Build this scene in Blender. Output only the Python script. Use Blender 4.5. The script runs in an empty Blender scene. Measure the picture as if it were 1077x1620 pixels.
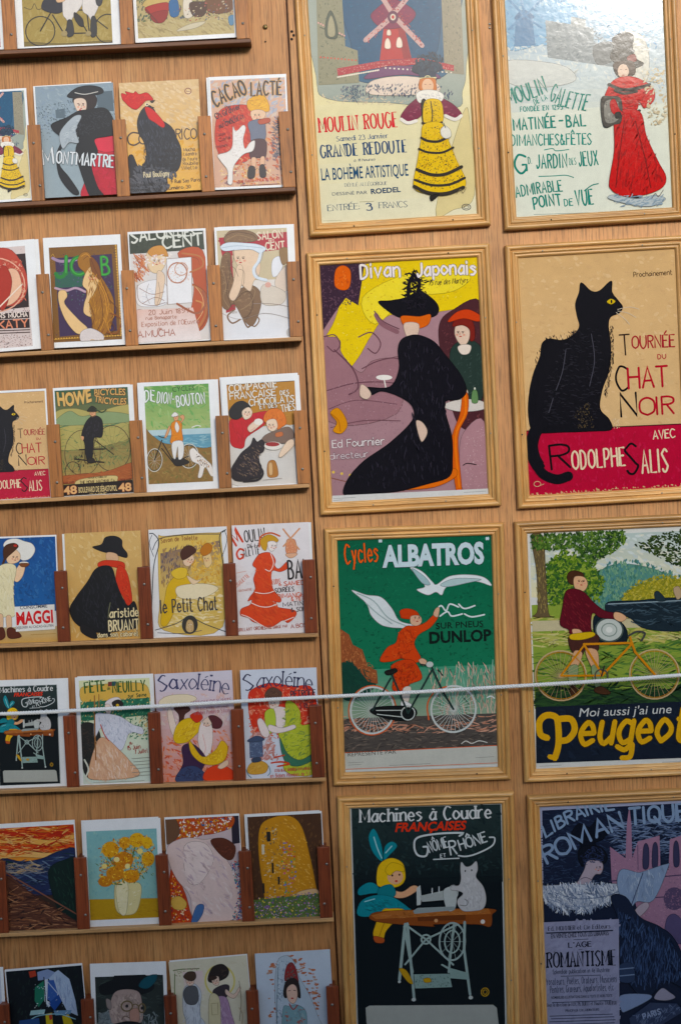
import bpy, bmesh, math, random
import numpy as np
from mathutils import Vector, Matrix
from mathutils.geometry import tessellate_polygon

scene = bpy.context.scene
COL = scene.collection
R = math.radians

# ------------------------------------------------------------------ camera
CAM = Vector((0.0, -1.957, 1.532))
PITCH, ROLL, LENS = R(3.87), 0.050, 50.0
FPX = 1620 * LENS / 36.0
FWD = Vector((0, math.cos(PITCH), -math.sin(PITCH)))
_r0, _u0 = Vector((1, 0, 0)), Vector((0, math.sin(PITCH), math.cos(PITCH)))
RGT = _r0 * math.cos(ROLL) - _u0 * math.sin(ROLL)
UPV = _r0 * math.sin(ROLL) + _u0 * math.cos(ROLL)
cd = bpy.data.cameras.new('camera')
cd.sensor_fit = 'VERTICAL'
cd.sensor_height = 36.0
cd.lens = LENS
cd.clip_start, cd.clip_end = 0.02, 400
cam = bpy.data.objects.new('camera', cd)
COL.objects.link(cam)
cam.matrix_world = Matrix(((RGT.x, UPV.x, -FWD.x, CAM.x), (RGT.y, UPV.y, -FWD.y, CAM.y),
                           (RGT.z, UPV.z, -FWD.z, CAM.z), (0, 0, 0, 1)))
scene.camera = cam


def ray(px, py):
    return FWD * FPX + RGT * (px - 538.5) - UPV * (py - 810)


def at(px, py, y=0.0):
    """point of the board (plane at depth y) measured at this spot of the photograph"""
    d = ray(px, py)
    return CAM + d * ((y - CAM.y) / d.y)


# ------------------------------------------------------------------ light
sd = Vector(ray(1040, -220))
sd.y = -sd.y                      # the sun whose reflection lies on the top right poster
sd.normalize()
SUN_EL = math.asin(sd.z)
world = bpy.data.worlds.new('World')
scene.world = world
world.use_nodes = True
nt = world.node_tree
sky = nt.nodes.new('ShaderNodeTexSky')
sky.sky_type = 'NISHITA'
sky.sun_disc = False
sky.sun_elevation = SUN_EL
sky.sun_rotation = math.atan2(sd.x, sd.y)
sky.air_density = 1.0
sky.dust_density = 1.0
nt.links.new(sky.outputs[0], nt.nodes['Background'].inputs[0])
nt.nodes['Background'].inputs[1].default_value = 0.14
sl = bpy.data.lights.new('sun', 'SUN')
sl.energy = 1.1
sl.angle = R(10)
sl.color = (1.0, 0.97, 0.93)
sun = bpy.data.objects.new('sun', sl)
COL.objects.link(sun)
sun.rotation_euler = sd.to_track_quat('Z', 'Y').to_euler()
sun.location = (3, -6, 6)
scene.view_settings.view_transform = 'Standard'
scene.view_settings.look = 'None'
scene.view_settings.gamma = 1
scene.view_settings.exposure = 1.0


# ------------------------------------------------------------------ helpers
def mesh_obj(name, verts, faces, mat=None, parent=None, smooth=False):
    me = bpy.data.meshes.new(name)
    me.from_pydata([tuple(v) for v in verts], [], faces)
    me.update()
    if mat: me.materials.append(mat)
    if smooth:
        for p in me.polygons: p.use_smooth = True
    o = bpy.data.objects.new(name, me)
    COL.objects.link(o)
    if parent: o.parent = parent
    return o


def bm_obj(name, bm, mat=None, parent=None, smooth=False):
    me = bpy.data.meshes.new(name)
    bm.to_mesh(me)
    bm.free()
    if mat: me.materials.append(mat)
    if smooth:
        for p in me.polygons: p.use_smooth = True
    o = bpy.data.objects.new(name, me)
    COL.objects.link(o)
    if parent: o.parent = parent
    return o


def box(bm, x0, x1, y0, y1, z0, z1, bev=0.0):
    r = bmesh.ops.create_cube(bm, size=1)
    vs = r['verts']
    for v in vs:
        v.co = Vector((x0 + (v.co.x + .5) * (x1 - x0), y0 + (v.co.y + .5) * (y1 - y0), z0 + (v.co.z + .5) * (z1 - z0)))
    if bev:
        es = {e for v in vs for e in v.link_edges}
        bmesh.ops.bevel(bm, geom=list(es), offset=bev, segments=2, affect='EDGES', profile=.6)


def tag(o, label=None, cat=None, group=None, kind=None):
    if label: o['label'] = label
    if cat: o['category'] = cat
    if group: o['group'] = group
    if kind: o['kind'] = kind
    return o


def empty(name, loc, roty=0.0):
    o = bpy.data.objects.new(name, None)
    o.empty_display_size = .05
    COL.objects.link(o)
    o.location = loc
    o.rotation_euler = (0, roty, 0)
    return o


# ------------------------------------------------------------------ materials
def lin(c):
    return c / 12.92 if c <= .04045 else ((c + .055) / 1.055) ** 2.4


def hexc(h, k=0.84):
    if len(h) == 3: h = ''.join(a + a for a in h)
    return tuple(lin(int(h[i:i + 2], 16) / 255) * k for i in (0, 2, 4)) + (1.0,)


def new_mat(name):
    m = bpy.data.materials.new(name)
    m.use_nodes = True
    n = m.node_tree
    return m, n, n.nodes['Principled BSDF']


def node(n, t, **kw):
    o = n.nodes.new(t)
    for k, v in kw.items():
        if k in o.inputs: o.inputs[k].default_value = v
        else: setattr(o, k, v)
    return o


def ramp(n, stops):
    r = n.nodes.new('ShaderNodeValToRGB')
    e = r.color_ramp.elements
    while len(e) < len(stops): e.new(.5)
    for i, (p, c) in enumerate(stops):
        e[i].position = p
        e[i].color = hexc(c, 1) if isinstance(c, str) else (c, c, c, 1)
    return r


def wood(name, dark, mid, light, axis='X', fig=1.0, rough=.5, streak=1.0, spec=.4, scale=1.0):
    """procedural wood, grain along one local axis, every piece offset by its own random number"""
    m, n, b = new_mat(name)
    tc = node(n, 'ShaderNodeTexCoord')
    oi = node(n, 'ShaderNodeObjectInfo')
    off = node(n, 'ShaderNodeVectorMath', operation='SCALE')
    off.inputs[0].default_value = (7.3, 3.1, 5.7)
    n.links.new(oi.outputs['Random'], off.inputs['Scale'])
    add = node(n, 'ShaderNodeVectorMath', operation='ADD')
    n.links.new(tc.outputs['Object'], add.inputs[0])
    n.links.new(off.outputs[0], add.inputs[1])

    def mapped(along, across):
        mp = node(n, 'ShaderNodeMapping')
        mp.inputs['Scale'].default_value = tuple((along if a == axis else across) * scale for a in 'XYZ')
        n.links.new(add.outputs[0], mp.inputs[0])
        return mp

    n1 = node(n, 'ShaderNodeTexNoise', Scale=1.0, Detail=5.0, Roughness=.6, Distortion=.8)   # broad figure
    n.links.new(mapped(5, 16).outputs[0], n1.inputs['Vector'])
    n2 = node(n, 'ShaderNodeTexNoise', Scale=1.0, Detail=4.0, Roughness=.65, Distortion=.2)  # fibres
    n.links.new(mapped(20, 500).outputs[0], n2.inputs['Vector'])
    n3 = node(n, 'ShaderNodeTexNoise', Scale=1.0, Detail=3.0, Roughness=.6, Distortion=1.5)  # growth bands
    n.links.new(mapped(2.2, 60).outputs[0], n3.inputs['Vector'])
    r1 = ramp(n, [(.25, dark), (.5, mid), (.78, light)])
    mix = node(n, 'ShaderNodeMath', operation='MULTIPLY_ADD')
    mix.inputs[1].default_value = .55 * fig
    n.links.new(n1.outputs[0], mix.inputs[0])
    m2 = node(n, 'ShaderNodeMath', operation='MULTIPLY_ADD')
    m2.inputs[1].default_value = .3
    m2.inputs[2].default_value = .075 + .275 * (1 - fig)
    n.links.new(n3.outputs[0], m2.inputs[0])
    n.links.new(m2.outputs[0], mix.inputs[2])
    n.links.new(mix.outputs[0], r1.inputs[0])
    r2 = ramp(n, [(.38, 1 - .5 * streak), (.52, 1.0)])
    n.links.new(n2.outputs[0], r2.inputs[0])
    mul = node(n, 'ShaderNodeMix', data_type='RGBA', blend_type='MULTIPLY')
    mul.inputs[0].default_value = 1
    n.links.new(r1.outputs[0], mul.inputs[6])
    n.links.new(r2.outputs[0], mul.inputs[7])
    n4 = node(n, 'ShaderNodeTexNoise', Scale=5.0, Detail=5.0, Roughness=.65, Distortion=.6)   # stains, handling
    n.links.new(add.outputs[0], n4.inputs['Vector'])
    r4 = ramp(n, [(.3, .74), (.6, 1.0)])
    n.links.new(n4.outputs[0], r4.inputs[0])
    mul4 = node(n, 'ShaderNodeMix', data_type='RGBA', blend_type='MULTIPLY')
    mul4.inputs[0].default_value = 1
    n.links.new(mul.outputs[2], mul4.inputs[6])
    n.links.new(r4.outputs[0], mul4.inputs[7])
    hv = node(n, 'ShaderNodeHueSaturation')
    mr = node(n, 'ShaderNodeMapRange')
    mr.inputs[3].default_value, mr.inputs[4].default_value = .84, 1.14
    n.links.new(oi.outputs['Random'], mr.inputs[0])
    n.links.new(mr.outputs[0], hv.inputs['Value'])
    n.links.new(mul4.outputs[2], hv.inputs['Color'])
    n.links.new(hv.outputs[0], b.inputs['Base Color'])
    b.inputs['Roughness'].default_value = rough
    b.inputs['Specular IOR Level'].default_value = spec
    bp = node(n, 'ShaderNodeBump', Strength=.25, Distance=.0006)
    n.links.new(n2.outputs[0], bp.inputs['Height'])
    n.links.new(bp.outputs[0], b.inputs['Normal'])
    return m


def printed(name, rough, bump, bscale, mott=.16):
    """printed paper: ink colours from the mesh, mottled like a litho print, under a coat"""
    m, n, b = new_mat(name)
    at_ = node(n, 'ShaderNodeAttribute', attribute_name='ink')
    tc = node(n, 'ShaderNodeTexCoord')
    oi = node(n, 'ShaderNodeObjectInfo')
    na = node(n, 'ShaderNodeTexNoise', Scale=45.0, Detail=6.0, Roughness=.7)
    nb = node(n, 'ShaderNodeTexNoise', Scale=900.0, Detail=2.0, Roughness=.7)
    for q in (na, nb): n.links.new(tc.outputs['Object'], q.inputs['Vector'])
    ra = ramp(n, [(.3, 1 - mott), (.62, 1.0)])
    rb = ramp(n, [(.35, 1 - mott * 1.1), (.6, 1.0)])
    n.links.new(na.outputs[0], ra.inputs[0])
    n.links.new(nb.outputs[0], rb.inputs[0])
    prev = at_.outputs['Color']
    for r_ in (ra, rb):
        mul = node(n, 'ShaderNodeMix', data_type='RGBA', blend_type='MULTIPLY')
        mul.inputs[0].default_value = 1
        n.links.new(prev, mul.inputs[6])
        n.links.new(r_.outputs[0], mul.inputs[7])
        prev = mul.outputs[2]
    n.links.new(prev, b.inputs['Base Color'])
    b.inputs['Roughness'].default_value = rough
    b.inputs['Specular IOR Level'].default_value = .34
    if bump:
        nc = node(n, 'ShaderNodeTexNoise', Scale=bscale, Detail=2.0, Roughness=.5)
        n.links.new(tc.outputs['Object'], nc.inputs['Vector'])
        bp = node(n, 'ShaderNodeBump', Strength=bump, Distance=.0012)
        n.links.new(nc.outputs[0], bp.inputs['Height'])
        n.links.new(bp.outputs[0], b.inputs['Normal'])
    return m


def plain(name, c, rough=.5, metal=0.0, noise=.12, nscale=60):
    m, n, b = new_mat(name)
    tc = node(n, 'ShaderNodeTexCoord')
    nz = node(n, 'ShaderNodeTexNoise', Scale=nscale, Detail=5.0, Roughness=.65)
    n.links.new(tc.outputs['Object'], nz.inputs['Vector'])
    c1 = hexc(c, 1)
    rr = n.nodes.new('ShaderNodeValToRGB')
    e = rr.color_ramp.elements
    e[0].position, e[1].position = .3, .7
    e[0].color = tuple(v * (1 - noise * 1.5) for v in c1[:3]) + (1,)
    e[1].color = tuple(min(1, v * (1 + noise)) for v in c1[:3]) + (1,)
    n.links.new(nz.outputs[0], rr.inputs[0])
    n.links.new(rr.outputs[0], b.inputs['Base Color'])
    b.inputs['Roughness'].default_value = rough
    b.inputs['Metallic'].default_value = metal
    return m


M_PLY = wood('plywood', '9e6432', 'c0864e', 'd6a66a', 'Z', .9, .55, .85)
M_PLY2 = wood('plywood_pale', 'a66e3c', 'c68e56', 'd8a970', 'Z', .6, .55, .9)
M_FRAME = wood('oak_moulding', 'b07a3c', 'd09a54', 'e0b474', 'X', 1.0, .38, .55, .5)
M_LEDGE = wood('ledge_wood', '9a6a3c', 'b98a56', 'd0a774', 'X', .9, .5, .5)
M_LEDGE_D = wood('ledge_wood_brown', '5a341c', '774a2a', '8f5f38', 'X', .9, .5, .5)
M_DIV = wood('divider_wood', '86501f', 'ac6c32', 'c48546', 'Z', .9, .5, .9)
M_DIV_D = wood('divider_mahogany', '5a240e', '7c381a', '984c24', 'Z', .9, .38, .8)
M_POSTER = printed('poster_gloss', .11, .035, 130, .1)
M_LAMI = printed('poster_laminate', .1, .06, 120, .1)
M_CARD = printed('card_print', .36, .02, 500, .09)
M_STEEL = plain('screw_steel', '8f897e', .5, 1.0)
M_BRASS = plain('screw_brass', '8d7a4e', .4, 1.0)
M_BLACK = plain('dark_hole', '15100c', .8)
M_ROPE = plain('white_cord', 'd8d8d4', .85, 0, .15, 900)
M_PAPER = plain('card_paper', 'e6e6e2', .7, 0, .03, 200)


# ------------------------------------------------------------------ a small drawing kit for printed sheets
GL = {  # stroke letters on a 9-high grid: width | strokes; ~ smooth
 'A': '6|00 39 60|13 53', 'B': '5|00 09|~09 29 48 46 25 05|~05 35 53 51 30 00', 'C': '6|~68 49 29 06 03 20 40 61',
 'D': '6|00 09|~09 29 57 52 20 00', 'E': '5|50 00 09 59|05 45', 'F': '5|00 09 59|05 45',
 'G': '6|~68 49 29 06 03 20 40 62|61 64 44', 'H': '6|00 09|60 69|05 65', 'I': '1|00 09', 'J': '4|~49 43 31 10 02',
 'K': '6|00 09|69 04|25 60', 'L': '5|09 00 50', 'M': '8|00 09 42 89 80', 'N': '6|00 09 60 69',
 'O': '6|~30 02 07 39 67 62 30', 'P': '5|00 09|~09 39 58 56 34 04', 'Q': '6|~30 02 07 39 67 62 30|33 6a',
 'R': '5|00 09|~09 39 58 56 35 05|25 50', 'S': '5|~58 39 18 07 25 43 52 30 10 01', 'T': '6|09 69|39 30',
 'U': '6|~09 03 20 40 63 69', 'V': '6|09 30 69', 'W': '8|09 20 47 60 89', 'X': '6|00 69|09 60', 'Y': '6|09 34 69|34 30',
 'Z': '5|09 59 00 50', '0': '5|~20 02 07 29 47 42 20', '1': '2|07 29 20', '2': '5|~07 29 48 46 00|00 50',
 '3': '5|~08 29 48 46 25|~25 45 52 40 10 01', '4': '5|40 49 02 52', '5': '5|49 09 05|~05 35 53 51 20 00',
 '6': '5|~49 16 02 20 42 34 13', '7': '5|09 59 20', '8': '5|~25 07 29 47 25 02 20 42 25', '9': '5|~00 43 47 29 07 15 36',
 'a': '5|56 50|~55 36 14 02 20 52', 'b': '5|09 00|~05 36 54 52 30 01', 'c': '5|~55 26 04 02 20 51',
 'd': '5|59 50|~55 26 04 02 20 51', 'e': '5|03 53|~53 45 26 04 02 20 51', 'f': '4|~48 29 17 10|06 36',
 'g': '5|56 5a|~5a 3b 0a|~55 26 04 02 20 51', 'h': '5|09 00|~04 26 46 54 50', 'i': '1|06 00|08 09', 'j': '2|26 2a|~2a 1b 0b|28 29',
 'k': '5|09 00|46 03|14 50', 'l': '1|09 00', 'm': '8|06 00|~04 26 44 40|~44 66 84 80', 'n': '5|06 00|~04 26 46 54 50',
 'o': '5|~20 02 04 26 54 52 20', 'p': '5|06 0c|~05 36 54 52 30 01', 'q': '5|56 5c|~55 26 04 02 20 51', 'r': '4|06 00|~04 26 46',
 's': '4|~45 26 05 33 42 20 00', 't': '4|~19 12 20 40|06 36', 'u': '5|~06 02 20 52|56 50', 'v': '5|06 20 56', 'w': '8|06 20 45 60 86',
 'x': '5|06 50|00 56', 'y': '5|06 30|56 1c', 'z': '5|06 56 00 50', '-': '3|04 34', '.': '1|00 01', ',': '1|11 0a', ':': '1|00 01|04 05',
 "'": '1|09 07', '"': '3|09 07|29 27', '&': '6|60 17 29 38 03 10 30 63', ' ': '3|', '/': '3|00 39', '~': '4|~04 15 34 45', '=': '4|03 43'}
ACC = {'é': ('e', '27 48'), 'É': ('E', '2x 4z'), 'è': ('e', '47 28'), 'È': ('E', '4x 2z'), 'ê': ('e', '07 29 47'), 'Ê': ('E', '0x 2z 4x'),
       'à': ('a', '47 28'), 'Ô': ('O', '1x 3z 5x'), 'ç': ('c', '20 2a 1b'), 'Ç': ('C', '30 3a 2b'), 'ô': ('o', '07 29 47'), 'î': ('i', '07 19')}
_Y = {str(i): i for i in range(10)}
_Y.update(a=-1, b=-2, c=-3, x=10, y=11, z=12)


def crom(pts, closed, n=5):
    out, L = [], len(pts)
    if L < 3: return list(pts)
    for i in range(L if closed else L - 1):
        if closed: p = [pts[(i + k) % L] for k in (-1, 0, 1, 2)]
        else: p = [pts[max(i - 1, 0)], pts[i], pts[i + 1], pts[min(i + 2, L - 1)]]
        for s in range(n):
            t = s / n
            out.append(tuple(.5 * (2 * p[1][k] + (p[2][k] - p[0][k]) * t + (2 * p[0][k] - 5 * p[1][k] + 4 * p[2][k] - p[3][k]) * t * t
                                   + (3 * p[1][k] - p[0][k] - 3 * p[2][k] + p[3][k]) * t ** 3) for k in (0, 1)))
    if not closed: out.append(pts[-1])
    return out


def glyph(ch):
    acc = None
    if ch in ACC: ch, acc = ACC[ch]
    g = GL.get(ch) or GL.get(ch.upper()) or GL['-']
    w, *st = g.split('|')
    out = []
    for s in st + ([acc] if acc else []):
        if not s: continue
        sm = s[0] == '~'
        p = [(int(a[0]), _Y[a[1]]) for a in s.lstrip('~').split()]
        out.append(crom(p, False, 4) if sm and len(p) > 2 else p)
    return int(w), out


_fonts = {}


def bfont(text, off):
    k = (text, round(off, 4))
    if k not in _fonts:
        c = bpy.data.curves.new('lettering', 'FONT')
        c.body, c.size, c.offset, c.resolution_u = text, 1, off, 3
        o = bpy.data.objects.new('lettering', c)
        COL.objects.link(o)
        dg = bpy.context.evaluated_depsgraph_get()
        me = o.evaluated_get(dg).to_mesh()
        me.calc_loop_triangles()
        vs = [(v.co.x, v.co.y) for v in me.vertices]
        ts = [tuple(t.vertices) for t in me.loop_triangles]
        o.evaluated_get(dg).to_mesh_clear()
        bpy.data.objects.remove(o)
        bpy.data.curves.remove(c)
        _fonts[k] = (vs, ts)
    return _fonts[k]


def ink(h):
    """printing ink, a little purer than it reads through the coat"""
    c = hexc(h)
    l = .25 * c[0] + .6 * c[1] + .15 * c[2]
    return tuple(min(.86, max(.004, l + (v - l) * 1.15)) for v in c[:3]) + (1.0,)


class Art:
    """elements in the pixel grid of one survey quad, kept as coloured triangles in sheet coordinates (0..1)"""

    def __init__(self, quad, text):
        self.q = quad
        self.layers = []          # (triangles in survey pixels, film number, colour)
        xs, ys = [p[0] for p in quad], [p[1] for p in quad]
        self.ox, self.oy, self.cs = min(xs), min(ys), (max(xs) - min(xs)) / 300
        self.lv = np.zeros((302, int((max(ys) - min(ys)) / self.cs) + 2), np.int16)
        self.rnd = random.Random(len(text))
        for ln in text.strip().split('\n'):
            ln = ln.strip()
            if ln: self.line(ln)

    def uv(self, p):
        (ax, ay), (bx, by), (cx, cy), (dx, dy) = self.q     # TL TR BR BL
        u, v = .5, .5
        for _ in range(8):
            x = (1 - u) * (1 - v) * ax + u * (1 - v) * bx + u * v * cx + (1 - u) * v * dx
            y = (1 - u) * (1 - v) * ay + u * (1 - v) * by + u * v * cy + (1 - u) * v * dy
            xu, yu = (1 - v) * (bx - ax) + v * (cx - dx), (1 - v) * (by - ay) + v * (cy - dy)
            xv, yv = (1 - u) * (dx - ax) + u * (cx - bx), (1 - u) * (dy - ay) + u * (cy - by)
            det = xu * yv - xv * yu
            ex, ey = p[0] - x, p[1] - y
            u += (ex * yv - xv * ey) / det
            v += (xu * ey - ex * yu) / det
        return (u, v)

    def add(self, prims, col):
        """prims: pieces that may overlap; each one lies on the next thin film of ink above whatever it covers"""
        x0, y0, cs, lv = self.ox, self.oy, self.cs, self.lv
        for i, q in enumerate(prims):
            px, py = [p[0] for t in q for p in t], [p[1] for t in q for p in t]
            a, b = max(0, int((min(px) - x0) / cs)), int((max(px) - x0) / cs) + 1
            c, d = max(0, int((min(py) - y0) / cs)), int((max(py) - y0) / cs) + 1
            if b <= 0 or d <= 0 or a >= lv.shape[0] or c >= lv.shape[1]: continue
            f = int(lv[a:b, c:d].max()) + 1
            lv[a:b, c:d] = f
            self.layers.append((q, f, col[i] if isinstance(col, list) else col))

    def poly(self, pts, col):
        t = tessellate_polygon([[Vector((p[0], p[1], 0)) for p in pts]])
        self.add([[tuple(pts[i] for i in f) for f in t]], col)

    def strip(self, pts, wx, wy, closed=False, cap=True):
        n, tr = len(pts), []
        if n < 2: return tr
        L, Rr = [], []
        for i in range(n):
            a = pts[i - 1] if (i or closed) else pts[0]
            b = pts[(i + 1) % n] if (i < n - 1 or closed) else pts[-1]
            dx, dy = b[0] - a[0], b[1] - a[1]
            l = math.hypot(dx, dy) or 1
            nx, ny = -dy / l, dx / l
            k = 1.0
            if 0 < i < n - 1:
                e = (pts[i][0] - a[0], pts[i][1] - a[1])
                le = math.hypot(*e) or 1
                c = abs((-e[1] / le) * nx + (e[0] / le) * ny)
                k = 1 / max(c, .55)
            ox, oy = nx * wx * .5 * k, ny * wy * .5 * k
            L.append((pts[i][0] + ox, pts[i][1] + oy))
            Rr.append((pts[i][0] - ox, pts[i][1] - oy))
        for i in range(n if closed else n - 1):
            j = (i + 1) % n
            tr.append([(L[i], L[j], Rr[j]), (L[i], Rr[j], Rr[i])])
        if cap and not closed and abs(wx - wy) < 1e-6 and wx > 2.5:
            for p in (pts[0], pts[-1]):
                c = [(p[0] + wx * .5 * math.cos(a * 1.0472), p[1] + wx * .5 * math.sin(a * 1.0472)) for a in range(6)]
                tr.append([(c[0], c[i], c[i + 1]) for i in range(1, 5)])
        return tr

    def ell(self, cx, cy, rx, ry, rot=0, n=0):
        n = n or (20 if max(rx, ry) > 12 else 10)
        c, s = math.cos(R(rot)), math.sin(R(rot))
        return [(cx + rx * math.cos(i * 6.28319 / n) * c - ry * math.sin(i * 6.28319 / n) * s,
                 cy + rx * math.cos(i * 6.28319 / n) * s + ry * math.sin(i * 6.28319 / n) * c) for i in range(n)]

    def text(self, st, hx, w, h, arc, p0, p1, s):
        cols = hx.split('/')
        L = math.hypot(p1[0] - p0[0], p1[1] - p0[1])
        ux, uy = (p1[0] - p0[0]) / L, (p1[1] - p0[1]) / L
        ital = .22 if 'i' in st else 0

        def place(x, y):        # x 0..1 along, y in cap heights, up
            X, Y = x * L + ital * y * h, y * h + arc * 4 * x * (1 - x)
            return (p0[0] + ux * X + uy * Y, p0[1] + uy * X - ux * Y)
        if st[0] == 'b':
            v0, _ = bfont(s, 0)
            x0, x1 = min(v[0] for v in v0), max(v[0] for v in v0)
            for ci, o in ((1, w + 1.6 / h * .7), (0, w)) if len(cols) > 1 else ((0, w),):
                vs, ts = bfont(s, o)
                q = [place((v[0] - x0) / (x1 - x0), v[1] / .729) for v in vs]
                self.add([[tuple(q[i] for i in t)] for t in ts], ink(cols[ci]))
            return
        gs = [glyph(c) for c in s]
        sw = sum(g[0] for g in gs)
        for _ in range(6):        # narrow words get a lighter pen so that the counters stay open
            gp = w * 1.12 + h * .03
            k_ = (L - w - gp * (len(gs) - 1)) / sw
            if w <= 2.3 * k_: break
            w *= .9
        if k_ < h * .035:
            k_ = h * .035
            gp = (L - w - k_ * sw) / max(1, len(gs) - 1)
        runs, x = [], w / 2
        for (gw, strokes), ch in zip(gs, s):
            for k in strokes: runs.append(([place((x + a * k_) / L, b / 9) for a, b in k], k))
            x += gw * k_ + gp
        for ci, ex in ((1, max(1.5, h * .06)), (0, 0)) if len(cols) > 1 else ((0, 0),):
            tr = []
            for q, k in runs:
                ser = st[0] == 's'
                tr += self.strip(q, w + ex, (w * .52 if ser else w) + ex)
                if ser:
                    for e, f in ((0, 1), (-1, -2)):
                        if k[e][1] in (0, 9, 6) and abs(k[e][0] - k[f][0]) < .6 * abs(k[e][1] - k[f][1]) and len(k) < 6:
                            d = w * .5 + h * .045 + ex / 2
                            a = q[e]
                            up = h * .045 * (1 if k[e][1] == 0 else -1)
                            c = (a[0] + uy * up, a[1] - ux * up)
                            tr += self.strip([(c[0] - ux * d, c[1] - uy * d), (c[0] + ux * d, c[1] + uy * d)], h * .1 + ex, h * .1 + ex, cap=False)
            self.add(tr, ink(cols[ci]))

    def line(self, ln):
        k = ln[0]
        if k == 'T':
            head, s = ln.split('|', 1)
            f = head.split()
            P = [tuple(map(float, a.split(','))) for a in f[6:8]]
            return self.text(f[1], f[2], float(f[3]), float(f[4]), float(f[5]), P[0], P[1], s)
        f = ln.split()
        P = [tuple(map(float, a.split(','))) for a in f[1:] if ',' in a and not any(c in 'abcdef' for c in a) and len(a.split(',')) == 2]
        if k == 'B': return self.poly(list(self.q), ink(f[1]))
        if k == 'I':              # inner panel, margins as fractions: left top right bottom
            l, t, r, b = map(float, f[2:6])
            (ax, ay), (bx, by), (cx, cy), (dx, dy) = self.q
            g = lambda u, v: ((1 - u) * (1 - v) * ax + u * (1 - v) * bx + u * v * cx + (1 - u) * v * dx,
                              (1 - u) * (1 - v) * ay + u * (1 - v) * by + u * v * cy + (1 - u) * v * dy)
            return self.poly([g(l, t), g(1 - r, t), g(1 - r, 1 - b), g(l, 1 - b)], ink(f[1]))
        if k == 'P': return self.poly(P, ink(f[1]))
        if k == 'F':
            q = crom(P, True)
            c = ink(f[1])
            self.poly(q, c)
            if len(q) > 15: self.add(self.strip(q, 1.15, 1.15, closed=True), tuple(v * .38 for v in c[:3]) + (1,))
            return
        if k == 'S': return self.add(self.strip(crom(P, False), float(f[2]), float(f[2])), ink(f[1]))
        if k == 'L': return self.add(self.strip(P, float(f[2]), float(f[2])), ink(f[1]))
        if k == 'E': return self.poly(self.ell(*P[0], *map(float, f[3:])), ink(f[1]))
        if k == 'O':
            return self.add(self.strip(self.ell(*P[0], *map(float, f[4:]), n=28), float(f[2]), float(f[2]), closed=True), ink(f[1]))
        if k == 'G':
            a, b = ink(f[1]), ink(f[2])
            for i in range(12):
                t0, t1 = i / 12, (i + 1) / 12
                m = lambda p, q, t: (p[0] + (q[0] - p[0]) * t, p[1] + (q[1] - p[1]) * t)
                c = tuple(a[j] + (b[j] - a[j]) * (i + .5) / 12 for j in range(4))
                w = [m(P[0], P[3], t0), m(P[1], P[2], t0), m(P[1], P[2], t1), m(P[0], P[3], t1)]
                self.add([[(w[0], w[1], w[2]), (w[0], w[2], w[3])]], c)
            return
        if k == 'W':              # wheel: hub, radius, spokes
            hx, wd, n = f[1], float(f[2]), int(f[3])
            (cx, cy), r, ry = P[0], float(f[5]), float(f[6]) if len(f) > 6 else float(f[5])
            self.add(self.strip(self.ell(cx, cy, r, ry, n=30), wd, wd, closed=True), hexc(hx))
            tr = []
            for i in range(n):
                a = 6.28319 * i / n
                tr += self.strip([(cx, cy), (cx + r * math.cos(a), cy + ry * math.sin(a))], wd * .22, wd * .22, cap=False)
            return self.add(tr, hexc(hx))
        if k == 'A':              # the features of a small drawn face: centre, size, side it turns to
            (cx, cy), z, d = P[0], float(f[2]), float(f[3])
            dk, rd_ = ink('3a2420'), ink('b03c38')
            for sx_ in (-1, 1):
                ex_ = cx + (d * .35 + sx_ * .38) * z
                self.poly(self.ell(ex_, cy - .08 * z, .15 * z, .09 * z, n=8), dk)
                self.add(self.strip([(ex_ - .2 * z, cy - .26 * z), (ex_ + .2 * z, cy - .3 * z)], .09 * z, .09 * z, cap=False), dk)
                self.poly(self.ell(cx + (d * .3 + sx_ * .55) * z, cy + .25 * z, .2 * z, .16 * z, n=8), ink('dc9a84'))
            self.add(self.strip([(cx + d * .42 * z, cy - .1 * z), (cx + (d * .42 + (.14 if d >= 0 else -.14)) * z, cy + .2 * z), (cx + d * .38 * z, cy + .24 * z)], .07 * z, .07 * z, cap=False), ink('a8705a'))
            return self.poly(self.ell(cx + d * .36 * z, cy + .5 * z, .22 * z, .1 * z, n=8), rd_)
        if k == 'K':              # row of dots
            n, r = int(f[2]), float(f[3])
            for i in range(n):
                t = i / max(1, n - 1)
                c = (P[0][0] + (P[1][0] - P[0][0]) * t, P[0][1] + (P[1][1] - P[0][1]) * t)
                self.poly(self.ell(*c, r, r, n=7), ink(f[1]))
            return
        if k == 'D':              # dabs: count, length, fatness, colours, outline
            n, sz, fat = int(float(f[1]) * 2.0), float(f[2]) * .55, float(f[3])
            cs = [ink(c) for c in f[4].split('+')]
            mean = [sum(c[j] for c in cs) / len(cs) for j in range(4)]
            if len(cs) < 5: cs = [tuple(c[j] + (mean[j] - c[j]) * .3 for j in range(4)) for c in cs]
            P = [tuple(map(float, a.split(','))) for a in f[5:]]
            xs, ys = [p[0] for p in P], [p[1] for p in P]
            rd, by, cc = self.rnd, [], []
            base, wig = rd.uniform(0, 180), rd.choice((14, 30, 50))
            if fat < .16: base, wig = (rd.gauss(0, 4) if max(xs) - min(xs) > 1.3 * (max(ys) - min(ys)) else rd.gauss(80, 12)), 16
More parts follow.
